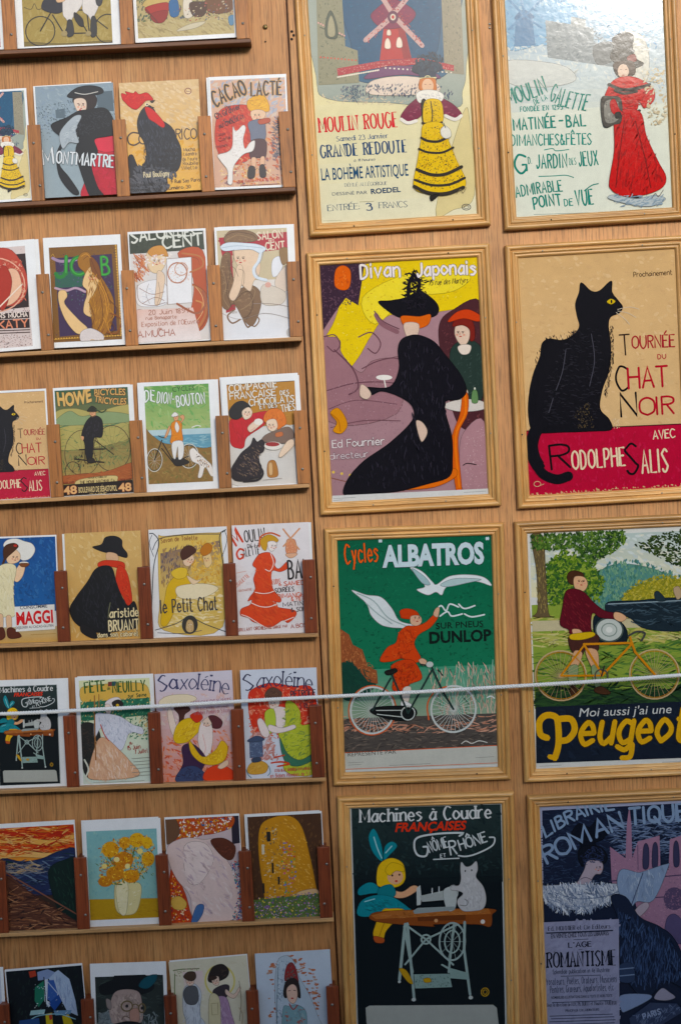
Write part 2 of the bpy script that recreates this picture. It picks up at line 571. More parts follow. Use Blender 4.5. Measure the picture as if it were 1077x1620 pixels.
            for _ in range(n * 8):
                if n <= 0: break
                x, y = rd.uniform(min(xs), max(xs)), rd.uniform(min(ys), max(ys))
                ins = False
                for i in range(len(P)):
                    (x1, y1), (x2, y2) = P[i], P[i - 1]
                    if (y1 > y) != (y2 > y) and x < (x2 - x1) * (y - y1) / (y2 - y1) + x1: ins = not ins
                if not ins: continue
                n -= 1
                s = sz * rd.uniform(.6, 1.4)
                e = self.ell(x, y, s, s * fat * rd.uniform(.7, 1.2), rd.uniform(0, 180) if fat > .5 else rd.gauss(base, wig), n=7)
                e = [(x + (p[0] - x) * rd.uniform(.55, 1.3), y + (p[1] - y) * rd.uniform(.55, 1.3)) for p in e]
                by.append([(e[0], e[i], e[i + 1]) for i in range(1, 6)])
                cc.append(rd.choice(cs))
            self.add(by, cc)


def clip_tri(t, cols=None):
    """clip a triangle to the unit square"""
    p = list(t)
    for ax in (0, 1):
        for lim, sg in ((0.0, 1), (1.0, -1)):
            o = []
            for i in range(len(p)):
                a, b = p[i - 1], p[i]
                ia, ib = (a[ax] - lim) * sg >= 0, (b[ax] - lim) * sg >= 0
                if ia != ib:
                    s = (lim - a[ax]) / (b[ax] - a[ax])
                    o.append((a[0] + (b[0] - a[0]) * s, a[1] + (b[1] - a[1]) * s))
                if ib: o.append(b)
            p = o
            if len(p) < 3: return []
    return p


def sheet(name, art, w, h, mat, parent=None, thick=.0006, paper='eeeeea', inset=None, step=5e-6, base=None):
    """one sheet of printed paper centred on x, bottom edge at z 0, face towards -y"""
    vs, fs, cs = [], [], []

    def put(poly, y, c):
        i = len(vs)
        vs.extend((p[0], y, p[1]) for p in poly)
        fs.append(tuple(range(i, i + len(poly))))
        cs.extend([c] * len(poly))
    c0 = hexc(base or paper)
    cp = hexc(paper)
    x = w / 2
    f4 = [(-x, 0), (x, 0), (x, h), (-x, h)]
    put(f4, 0, c0)
    i = len(vs)
    for y in (0, thick):
        vs.extend((p[0], y, p[1]) for p in f4)
        cs.extend([cp] * 4)
    for a in range(4):
        b = (a + 1) % 4
        fs.append((i + a, i + b, i + 4 + b, i + 4 + a))
    fs.append((i + 7, i + 6, i + 5, i + 4))
    l, t, r, b = inset or (0, 0, 0, 0)
    for prim, film, c in (art.layers if art else ()):
        y = -film * step
        for tr in prim:
            uv = [art.uv(p) for p in tr]
            if any(not (0 <= q <= 1) for p in uv for q in p):
                uv = clip_tri(uv)
                if not uv: continue
            uv = [(l + p[0] * (1 - l - r), t + p[1] * (1 - t - b)) for p in uv]
            put([(-x + p[0] * w, (1 - p[1]) * h) for p in uv], y, c)
    o = mesh_obj(name, vs, fs, mat, parent)
    a = o.data.color_attributes.new('ink', 'FLOAT_COLOR', 'POINT')
    a.data.foreach_set('color', [q for c in cs for q in c])
    return o


def plane_rect(quad_px, y):
    """best rectangle on the board for four surveyed corners: bottom centre, width, height, tilt"""
    a, b, c, d = [at(*p, y) for p in quad_px]
    w = ((b - a).length + (c - d).length) / 2
    h = ((a - d).length + (b - c).length) / 2
    t = (b - a) + (c - d)
    ang = math.atan2(t.z, t.x)
    ctr = (a + b + c + d) / 4
    up = Vector((-math.sin(ang), 0, math.cos(ang)))
    return ctr - up * (h / 2), w, h, ang


# survey regions of the photograph: origin and pixels per unit
S1, S5 = 637 / 1077, 540 / 1077
REG = {1: (440, 0, S1), 2: (440, 370, S1), 3: (440, 800, S1), 4: (440, 1220, S1),
       5: (0, 0, S5), 6: (0, 330, S5), 7: (0, 800, S5), 8: (0, 1240, 560 / 1077)}


def to_photo(r, p):
    ox, oy, s = REG[r]
    return (ox + p[0] * s, oy + p[1] * s)


def quad(s):
    return [tuple(map(float, a.split(','))) for a in s.split()]


# ------------------------------------------------------------------ setting
def screw(parent, loc, r=.003, mat=None, slot=True, name='screw'):
    bm = bmesh.new()
    bmesh.ops.create_uvsphere(bm, u_segments=12, v_segments=6, radius=r)
    for v in bm.verts: v.co.y *= .45
    if slot:
        for a in (.6, .6 + math.pi / 2):
            r_ = bmesh.ops.create_cube(bm, size=1)
            for v in r_['verts']:
                x, z = v.co.x * r * 1.3, v.co.z * r * .22
                v.co = Vector((x * math.cos(a) - z * math.sin(a), -r * .44 + v.co.y * r * .12, x * math.sin(a) + z * math.cos(a)))
    o = bm_obj(name, bm, mat or M_STEEL, parent, True)
    o.location = loc
    return o


m, n, b = new_mat('pavement')
tc = node(n, 'ShaderNodeTexCoord')
br = node(n, 'ShaderNodeTexBrick', Scale=1.6)
br.inputs['Color1'].default_value = hexc('8a857c', 1)
br.inputs['Color2'].default_value = hexc('7b766e', 1)
br.inputs['Mortar'].default_value = hexc('4a4742', 1)
br.inputs['Mortar Size'].default_value = .012
n.links.new(tc.outputs['Object'], br.inputs['Vector'])
n.links.new(br.outputs[0], b.inputs['Base Color'])
b.inputs['Roughness'].default_value = .85
g = mesh_obj('pavement', [(-60, -60, 0), (60, -60, 0), (60, 60, 0), (-60, 60, 0)], [(0, 1, 2, 3)], m)
tag(g, kind='structure')

# the two plywood panels of the stall, butted with a thin open seam
seam_t, seam_b = at(453, 0), at(538.5, 1620)
sl_ = (seam_b.x - seam_t.x) / (seam_b.z - seam_t.z)
sx = lambda z: seam_t.x + sl_ * (z - seam_t.z)
ZT, ZB, TH = 2.32, 0.0, .012


def panel(name, xs_top, xs_bot, mat):
    v = []
    for y in (0, TH):
        v += [(xs_bot[0], y, ZB), (xs_bot[1], y, ZB), (xs_top[1], y, ZT), (xs_top[0], y, ZT)]
    bm = bmesh.new()
    bv = [bm.verts.new(p) for p in v]
    for f in ((0, 1, 2, 3), (7, 6, 5, 4), (0, 4, 5, 1), (1, 5, 6, 2), (2, 6, 7, 3), (3, 7, 4, 0)):
        bm.faces.new([bv[i] for i in f])
    bmesh.ops.recalc_face_normals(bm, faces=bm.faces)
    bmesh.ops.bevel(bm, geom=list(bm.edges), offset=.0012, segments=2, affect='EDGES')
    return bm_obj(name, bm, mat)


pl = panel('plywood_panel', (-.78, sx(ZT) - .0014), (-.78, sx(ZB) - .0014), M_PLY)
tag(pl, 'warm tan plywood display panel behind the rows of postcards', 'panel')
pr = panel('plywood_panel', (sx(ZT) + .0014, .80), (sx(ZB) + .0014, .80), M_PLY2)
tag(pr, 'plywood display panel carrying the two columns of framed posters', 'panel')
bm = bmesh.new()
box(bm, -.035, .035, TH, TH + .03, .02, 2.28)
bt = bm_obj('added_batten', bm, M_LEDGE_D, pl)  # unseen strip added behind the seam to stop light coming through
bt.location.x = sx(1.2)
for px, py in ((419.5, 43), (420, 66)):
    p = at(px, py)
    screw(pl, (p.x, -.0008, p.z), .0034 if py < 60 else .0012, M_BRASS if py < 60 else M_BLACK, py < 60)  # lower one: dark of an empty screw hole put in as a black dot
for px, py in ((461.5, 50), (461.5, 62), (464.5, 56)):
    p = at(px, py)
    screw(pr, (p.x, -.0006, p.z), .0018, M_BLACK, False, 'nail')  # black dots standing in for the dark of empty hinge holes
for px, py in ((747, 19), (752, 33), (774, 38), (774, 44), (792, 57)):
    p = at(px, py)
    screw(pr, (p.x, -.0006, p.z), .0017, M_STEEL, False, 'nail')

# unseen low building added across the street for its shade: its roof line cuts the low sun off the lower half of the stall
M_STONE = plain('limestone', '8d8474', .9, 0, .18, 3)
M_SHUT = plain('painted_shutter', '38463e', .6, 0, .1, 8)
M_ROOF = plain('zinc_roof', '5c6064', .55, .3, .12, 5)
M_GLASS = plain('dark_glass', '12161a', .12, 0, .05, 5)
HB, YB = 3.2, -5.4
sb = empty('shade_building', (0, YB, 0))
tag(sb, 'unseen low stone building with green shutters, added across the street for its shade', 'building')
bm = bmesh.new()
xs = [-14, -11, -9.2, -7, -5.2, -3, -1.2, 1, 2.8, 5, 6.8, 9, 10.8, 14]
for i in range(len(xs) - 1):                      # piers between the openings, sill and lintel courses at the openings
    if i % 2 == 0: box(bm, xs[i], xs[i + 1], -6, 0, 0, HB - .25)
    else:
        box(bm, xs[i], xs[i + 1], -6, 0, 0, .55)
        box(bm, xs[i], xs[i + 1], -6, 0, 2.45, HB - .25)
bm_obj('wall', bm, M_STONE, sb)
for i in range(1, len(xs) - 1, 2):
    bm = bmesh.new()
    box(bm, xs[i] + .003, xs[i + 1] - .003, -.25, -.2, .553, 2.447)
    w_ = bm_obj('window', bm, M_GLASS, sb)
    for s_ in (0, 1):
        bm = bmesh.new()
        a_ = xs[i] - .62 if s_ == 0 else xs[i + 1] + .02
        box(bm, a_, a_ + .6, .003, .043, 0.55, 2.45, .006)
        for k in range(15): box(bm, a_ + .06, a_ + .54, .043, .055, .66 + k * .115, .74 + k * .115)
        bm_obj('shutter', bm, M_SHUT, sb)
bm = bmesh.new()
box(bm, -14.1, 14.1, -6.1, .16, HB - .247, HB - .1, .01)
bm_obj('cornice', bm, M_STONE, sb)
bm = bmesh.new()
vs_ = [bm.verts.new(p) for p in ((-14.1, .1, HB - .097), (14.1, .1, HB - .097), (14.1, -3, HB + .15), (-14.1, -3, HB + .15), (-14.1, -6.1, HB - .097), (14.1, -6.1, HB - .097))]
for f_ in ((0, 1, 2, 3), (3, 2, 5, 4), (0, 3, 4), (1, 5, 2), (0, 4, 5, 1)): bm.faces.new([vs_[k] for k in f_])
bmesh.ops.recalc_face_normals(bm, faces=bm.faces)
bm_obj('roof', bm, M_ROOF, sb)


# ------------------------------------------------------------------ printed matter
POSTERS = [
 ('1', 1, '47,-76 536,-105 561,602 77,634', 'framed poster with a lady in a yellow skirt under a red and blue night scene'),
 ('2', 1, '573,-85 1062,-115 1087,585 600,617', 'framed glossy poster with a lady in a long red dress and green lettering'),
 ('3', 2, '73,52 566,24 595,728 115,752', 'framed poster with a mauve ground, yellow sky and a large black dress'),
 ('4', 2, '610,30 1097,3 1121,707 637,737', 'framed poster with a black cat sitting on a crimson band'),
 ('5', 3, '115,65 598,43 627,735 155,747', 'framed green poster with a cyclist dressed in orange'),
 ('6', 3, '633,45 1117,20 1136,720 657,740', 'framed poster with an orange bicycle in a park and big yellow lettering'),
 ('7', 4, '150,70 625,57 652,744 187,761', 'framed black poster with a treadle sewing machine and a white cat'),
 ('8', 4, '660,68 1136,46 1167,735 697,757', 'framed dark blue and pink poster with a lady reading above a text panel')]
_sp = []
CARDS = [
 ('10', 5, '-325,-68 0,-84 16,158 -310,173', 'postcard at the top left corner of which only a red brown sliver shows', (.03, .03, .03, .03), _sp),
 ('11', 5, '40,-85 372,-100 387,141 55,156', 'white bordered postcard of riders on a tandem bicycle', (.075, .03, .085, .02), _sp),
 ('12', 5, '412,-100 737,-118 752,120 432,137', 'landscape postcard of an outdoor market with a red cart', (.03, .03, .03, .055), _sp),
 ('21', 5, '-165,290 88,276 103,632 -150,650', 'small postcard of a lady in yellow skirt, cut by the left edge', (.02, .02, .03, .02), _sp),
 ('22', 5, '110,270 357,260 378,612 133,629', 'grey postcard of a lady in black coat and hat above white lettering', None, [(-2, 1.5, 'spare grey edged postcard behind the lady in black coat and hat')]),
 ('23', 5, '375,259 627,248 645,599 395,614', 'tan postcard of a black rooster with a red comb', None, _sp),
 ('24', 5, '652,240 901,232 920,589 680,602', 'postcard of a child in yellow hat with a white dog on red ground', (.02, .03, .02, .02), [(-2.5, 0, 'spare pale edged postcard behind the child with the white dog')]),
 ('31', 6, '-130,112 112,95 134,441 -105,461', 'white bordered postcard with a red round figure panel, cut by the left edge', (.06, .055, .13, .03), [(4.5, 0, 'spare white postcard poking out right of the red round figure panel')]),
 ('32', 6, '133,91 378,80 400,429 158,442', 'white bordered postcard with large green letters over brown hair', (.07, .09, .045, .05), _sp),
 ('33', 6, '400,72 648,61 668,415 425,429', 'pale postcard with curling orange locks and a blank white tablet', (.015, .02, .02, .01), _sp),
 ('34', 6, '673,57 913,49 935,405 695,418', 'pale postcard of brown curls with a white ribbon by a red lettered block', (.03, .03, .05, .01), [(4, .4, 'spare white postcard behind the brown curls with a white ribbon')]),
 ('41', 6, '-105,580 147,567 165,913 -85,926', 'postcard of a black cat on a red band, small copy at the left edge', (.02, .02, .02, .01), _sp),
 ('42', 6, '165,566 410,553 430,899 190,912', 'green and brown postcard of a man in black riding a large tricycle', (.02, .025, .03, .015), [(3, -.6, 'spare postcard edge right of the tricycle rider in black')]),
 ('43', 6, '429,550 674,538 697,885 455,896', 'white bordered postcard of a lady in orange holding a bicycle by the sea', (.085, .035, .08, .075), [(4, 0, 'spare white postcard behind the lady in orange by the sea')]),
 ('44', 6, '696,538 944,525 962,870 718,885', 'postcard of a red dressed lady and a ginger child at table with a tabby cat', (.07, .045, .06, .02), [(-1, 3, 'spare white postcard behind the ginger child and tabby cat')]),
 ('51', 7, '-70,101 176,92 195,432 -52,441', 'blue postcard of a child drinking, with big red lettering, cut by the left edge', (.01, .015, .015, .01), _sp),
 ('52', 7, '200,88 440,79 462,423 222,433', 'tan postcard of a man in wide black hat, black cloak and red scarf', None, [(-2.6, -.5, 'spare pale postcard edge behind the black cloak and red scarf')]),
 ('53', 7, '466,76 712,66 735,411 488,423', 'white postcard of a lady in yellow inside curling line ornaments', None, _sp),
 ('54', 7, '727,63 970,52 993,402 752,413', 'white postcard of a lady in flounced orange red dress beside a windmill', None, [(2.6, -.4, 'spare white postcard edge behind the flounced orange red dress')]),
 ('61', 7, '-40,556 207,546 227,886 -18,894', 'black postcard of a treadle sewing machine, small copy at the left edge', (.09, .05, .12, .035), [(1.5, .5, 'spare white postcard behind the small sewing machine copy')]),
 ('62', 7, '232,543 474,534 495,877 258,888', 'postcard of a lady in pale pink gown before green trees', (.05, .03, .02, .03), [(2.4, .8, 'spare white postcard behind the pale pink gown before green trees')]),
 ('63', 7, '485,533 730,520 752,866 510,878', 'postcard of a lady with puffed yellow sleeves reaching for a dark oil lamp', None, _sp),
 ('64', 7, '751,520 994,512 1015,858 777,867', 'postcard of a lady in lime green dress before red, with a blue lamp', None, _sp),
 ('71', 8, '-10,125 228,111 248,443 12,456', 'postcard of an orange and red sky over dark blue water', (.01, .04, .015, .01), _sp),
 ('72', 8, '249,116 484,106 508,428 273,439', 'white bordered postcard of yellow flowers in a pale vase on teal', (.035, .095, .055, .08), [(-2.2, 1.1, 'spare white postcard behind the yellow flowers in a pale vase')]),
 ('73', 8, '497,104 726,92 748,416 522,428', 'postcard of pale pink forms amid orange and spotted patterns', (.01, .02, .01, .01), _sp),
 ('74', 8, '745,99 976,82 998,409 772,416', 'brown postcard with a tall golden mosaic shape on a flowery strip', (.01, .02, .01, .01), [(-2.4, .6, 'spare white postcard edge behind the golden mosaic shape')]),
 ('80', 8, '-225,572 10,560 30,890 -205,902', 'postcard at the bottom left corner of which only a white edge shows', (.03, .03, .04, .03), _sp),
 ('81', 8, '20,568 255,547 276,872 42,891', 'black postcard with angular blue, white and green shapes', (.01, .02, .01, .01), [(-.5, -1.5, 'spare postcard behind the angular blue and white shapes')]),
 ('82', 8, '269,550 501,543 522,868 292,877', 'white topped dark postcard of a man with round glasses and black hat', (.06, .115, .045, .03), _sp),
 ('83', 8, '518,545 754,523 776,848 540,869', 'cream postcard of two ladies in lilac and white gowns', None, [(.5, 1.2, 'spare cream postcard behind the two ladies in gowns')]),
 ('84', 8, '774,520 1003,506 1024,836 797,849', 'white postcard of a lady under a tall red mantilla', None, _sp)]
ART = {}
ART['p1'] = '''
G e8d79a e6dfc0 77,-42 511,-70 535,572 103,600
F dccb98 500,300 520,330 528,520 470,560 420,560
F 9fa69a 96,-60 505,-80 512,170 500,240 480,285 300,272 130,262 98,200
F 38607a 130,-60 480,-80 485,90 470,180 400,215 250,220 180,190 150,100
F 15506f 175,-60 450,-80 445,60 420,160 350,180 220,190 195,110
D 260 7 .25 1a5a78+0f4662+2a6a86 180,-60 445,-70 440,120 220,180
P 8f8b72 104,-60 172,-60 180,120 214,132 216,218 104,225
D 120 6 .4 7c785f+a29a7c+5f6858 108,-50 172,-50 180,125 214,140 214,215 108,220
L 5c6152 3 112,70 178,95
K d9a49a 12 2.6 108,58 178,92
K c9584a 11 2.6 112,150 208,158
F 4f584c 128,95 128,55 142,25 158,60 158,98
F a59d80 134,92 134,60 143,38 152,62 152,92
P 948c78 446,-60 500,-60 506,195 452,190
D 90 6 .4 857e68+aaa288+6b6a5c 450,-50 498,-50 502,190 455,185
P b23a3e 287,70 343,66 362,152 274,158
P 93303a 325,68 343,66 362,152 340,154
F 7c2b4c 252,42 270,18 310,-6 350,8 376,34 345,66 285,72
D 60 5 .4 8f3450+a8404e+6a2446 262,35 310,0 365,32 345,60 285,66
L c7a39c 13 236,104 300,50 392,-52
L c7a39c 13 262,-46 318,42 392,118
D 44 5 .5 9c3a44+c9524e+7b6a70 232,106 392,-62 400,-50 244,116
D 44 5 .5 9c3a44+c9524e+7b6a70 258,-50 268,-56 396,112 386,120
E 5f2c48 313,42 15 17
E d8c8b4 313,42 8 9
E b8343a 313,42 4 5
F f0dcc8 290,125 290,108 297,98 304,108 304,125
F f0dcc8 322,122 322,105 329,95 336,105 336,122
F f0dcc8 296,90 296,80 301,75 306,80 306,90
P a93a44 156,180 270,160 385,150 478,170 478,186 385,168 270,178 158,200
D 120 3 .4 d8807a+8a2a3c+e6b8a8 158,182 270,162 385,152 476,172 476,184 385,166 270,176 160,197
F 6f4668 232,208 268,180 330,172 402,180 440,206 340,196
K f0e4d0 24 2.4 158,203 270,184
K f0e4d0 16 2.4 290,178 470,190
F e2cfbc 248,215 330,200 420,212 425,245 250,250
D 130 7 .35 35506a+4a6072+6a5a68+273c52 160,228 260,222 420,222 475,238 470,262 300,256 165,262
D 60 6 .4 c9b49a+d9c8a8 105,245 300,262 480,262 470,285 130,275
D 60 5 .3 3c5468+4c6274 175,232 215,228 215,272 180,268
F 1c2f44 362,186 372,168 400,158 438,165 446,182 425,190 390,196
D 70 9 .45 15202e+24384c+2f4a5c 368,170 380,142 420,136 448,150 446,178 410,190 375,188
P 24364a 380,190 428,188 430,212 384,214
L d9cfa0 4 384,206 428,204
O d9cfa0 2.5 405,205 8 6
F c87a4a 382,214 392,206 424,206 428,222 426,238 384,238
E e6bd9c 405,226 16 19
L 8a4a3a 1.5 396,222 401,222
L 8a4a3a 1.5 409,222 414,222
L b8403c 2 402,237 409,237
F 7c3048 386,256 360,270 340,290 328,312 345,322 368,318 392,296
F 7c3048 428,254 455,264 480,280 498,304 478,314 452,304 436,290
D 40 6 .4 94465a+5c2840+a8566a 380,262 345,300 350,318 385,296 430,262 480,296 470,310 436,288
S eee6d8 9 330,316 348,326 372,320
S eee6d8 9 452,306 478,316 496,306
F f2ebdd 372,250 390,238 425,238 448,250 440,268 412,262 382,272
D 30 5 .5 dcd4c8+c8c4c0 376,250 440,244 440,266 385,270
F 2b2a28 386,270 398,264 396,300 400,330 390,330
F e2bb3c 396,268 436,264 446,296 440,326 394,330
D 40 2.2 .8 3a332a 392,272 436,268 438,322 398,326
S 3a3330 3 412,268 416,300 414,328
S 3a3330 6 388,326 416,332 442,324
F e6bf40 392,330 440,326 458,370 482,430 504,478 494,506 440,520 388,516 360,496 372,430 384,368
D 60 12 .2 d4a52e+f0cf58+c8962a 392,340 440,335 485,440 498,480 470,505 380,505 372,440
D 130 2.8 .8 3a332a+4a4030 390,335 438,332 458,372 480,430 498,478 490,496 440,505 390,500 366,485 376,430 386,368
S 38332c 7 384,366 400,374 430,376 458,364
S 38332c 6 377,396 400,405 440,406 472,392
S 38332c 9 370,452 410,466 450,464 494,444
S 38332c 7 364,480 410,494 460,492 502,474
S 38332c 10 362,498 400,515 450,517 498,500
F e9e3d2 438,344 450,334 464,344 466,362 452,368 440,360
L 4a4a44 2 446,326 452,340
F 2a2622 405,524 414,520 430,518 420,530 408,537
S 8a7a5a 1.5 478,518 490,505 496,515 506,500
T s d3363f 5.6 40 0 102,353 322,336|MOULIN ROUGE
T s 26507a 1.9 13 0 150,376 294,366|Samedi 23 Janvier
T s 24456a 5 33 0 105,421 346,404|GRANDE REDOUTE
T si 3c5570 1.4 7 0 196,431 256,427|à 11 heures
T b 2d4f6c 0.01 34 0 107,482 347,468|LA BOHÈME ARTISTIQUE
T s 3c5570 1 9 0 170,499 288,493|DÉFILÉ ALLÉGORIQUE
T b 2d4560 0.0 9 0 135,523 232,518|DESSINÉ PAR
T b 24405e 0.03 14 0 243,518 324,512|ROEDEL
T s 33506a 2 16 0 121,565 212,559|ENTRÉE:
T s 24456a 4.5 19 0 227,563 247,561|3
T s 33506a 2 16 0 263,557 343,553|FRANCS
L 9a9070 1.2 210,540 250,538
L a89f80 1 108,592 160,590
O 44444c 2 505,553 12 8
O 44444c 1.4 505,553 7 4
'''
ART['p2'] = '''
G 4f86ac dfe0d0 607,-52 1036,-80 1059,330 620,340
P dfe0ce 618,300 1048,270 1059,553 634,585
F 6d9dba 608,-50 800,-60 790,90 690,120 612,120
D 200 12 .35 6a98b4+86abc0+4a7ea6+a4bcc4 608,-50 1034,-78 1030,120 860,140 740,120 615,130
D 160 14 .35 b8c4c4+c8ccc4+a8b8c0+d8d8cc 615,120 1040,110 1044,230 740,200 620,180
P 3d7398 640,45 684,42 692,118 634,122
F 35688c 636,48 660,22 690,44
L 4a7ea2 6 606,-20 664,40 716,-10
L 4a7ea2 6 620,75 664,35 650,-20
L 4a7ea2 5 664,38 708,70
P 7c8688 720,50 850,70 850,110 905,120 905,175 725,150
D 160 9 .3 8a9294+6a767a+5c6a72+a0a6a4 720,52 850,72 905,125 905,170 725,148
P 8c9290 790,40 830,48 828,72 788,66
F 5a6264 850,120 900,108 912,150 860,168
F c6c8c0 612,160 760,170 800,210 720,230 620,220
F d2cfc0 905,120 930,80 980,90 1000,150 985,220 920,200
D 60 10 .4 c4c2b4+b8b8b0 900,110 990,90 1010,200 960,230
F 24282a 905,120 900,100 920,85 942,82 958,92 955,120 962,150 985,165 960,178 920,170 895,150
D 60 8 .5 1c2022+33383a+40474a 905,95 955,88 962,150 975,168 900,155
F 7a3030 940,148 960,140 965,158 945,162
F 3a2a26 902,172 915,160 955,160 962,190 945,200 915,200
E d9bda6 929,186 15 19
L 5a3a34 1.5 920,182 926,182
L 5a3a34 1.5 934,182 939,181
L a8403a 2 925,197 932,197
F c2272b 892,222 915,204 950,200 985,212 1010,232 1012,262 985,285 970,262 962,292 905,296 890,270 876,262
D 70 12 .25 d23a38+a81e26+8e1820 895,225 950,208 1005,235 1005,260 960,285 905,290 885,262
S 2a2424 9 890,222 925,236 965,232 1000,222
S 2a2020 7 905,238 930,246 965,240
S 2a2020 8 908,298 940,302 972,292
F bf2529 908,300 972,294 990,360 1022,430 1042,470 1030,500 980,520 925,524 892,505 888,480 902,400
D 110 22 .14 d03834+a51d24+8a1820+c83030 910,310 970,302 1015,420 1034,475 1000,508 930,515 896,490 905,400
S 7a141c 3 930,320 915,420 905,500
S 7a141c 3 960,320 985,420 1000,500
F 4a4640 868,262 892,254 922,262 922,320 902,330 874,334
F 8a867c 878,270 912,268 914,316 880,324
D 16 6 .5 5c5850+b0aca0 878,270 912,268 914,316 880,324
F b8202a 892,270 905,262 918,290 930,300 912,306 896,296
F 2a2826 905,300 918,296 922,308 908,314
F 2a2826 940,530 952,522 972,524 965,545 945,545
F b9c0be 900,520 885,530 940,545 1000,550 1040,530 1010,520 960,530
D 40 12 .2 9cacb4+8a9aa6 900,520 1040,520 1030,550 910,550
D 50 9 .5 c9b490+b8a888+d8ccb0 980,180 1040,170 1044,330 1000,330
T n 1f8070 6 42 -6 617,276 724,240|MOULIN
T n 1f8070 5.5 44 -8 728,262 828,292|GALETTE
T n 3a8c7c 2.4 14 0 688,278 724,262|DE LA
T n 2a8676 2.4 13 0 648,297 765,289|FONDÉE EN 1295
T n 1f8070 6.2 30 0 629,347 746,338|MATINÉE
T n 1f8070 5 12 0 752,326 766,325|-
T n 1f8070 6.2 30 0 772,337 828,333|BAL
T n 2a8676 3.4 29 0 622,389 842,383|DIMANCHES&FÊTES
S 2a8676 2.5 712,400 735,396 745,402 780,398
T n 1f8070 6 48 0 632,464 668,461|G
T n 1f8070 3 18 0 668,438 680,437|D.
T n 1f8070 5.6 36 0 690,450 776,446|JARDIN
T n 2a8676 2.6 18 0 780,440 800,438|DES
T n 1f8070 5.6 38 0 806,443 860,438|JEUX
S 2a8676 2.5 696,472 740,470 770,468 792,474
T n 1f8070 5 29 3 634,530 762,511|ADMIRABLE
T n 1f8070 5 30 4 682,562 760,550|POINT
T n 2a8676 2.8 18 0 765,552 790,549|DE
T n 1f8070 5 40 0 796,550 846,545|VUE
S 1f8070 3 820,510 840,495 858,490
L 7a8a84 1.3 682,576 834,569
S 5a4a48 1.6 1002,530 1012,515 1020,524 1034,505
'''
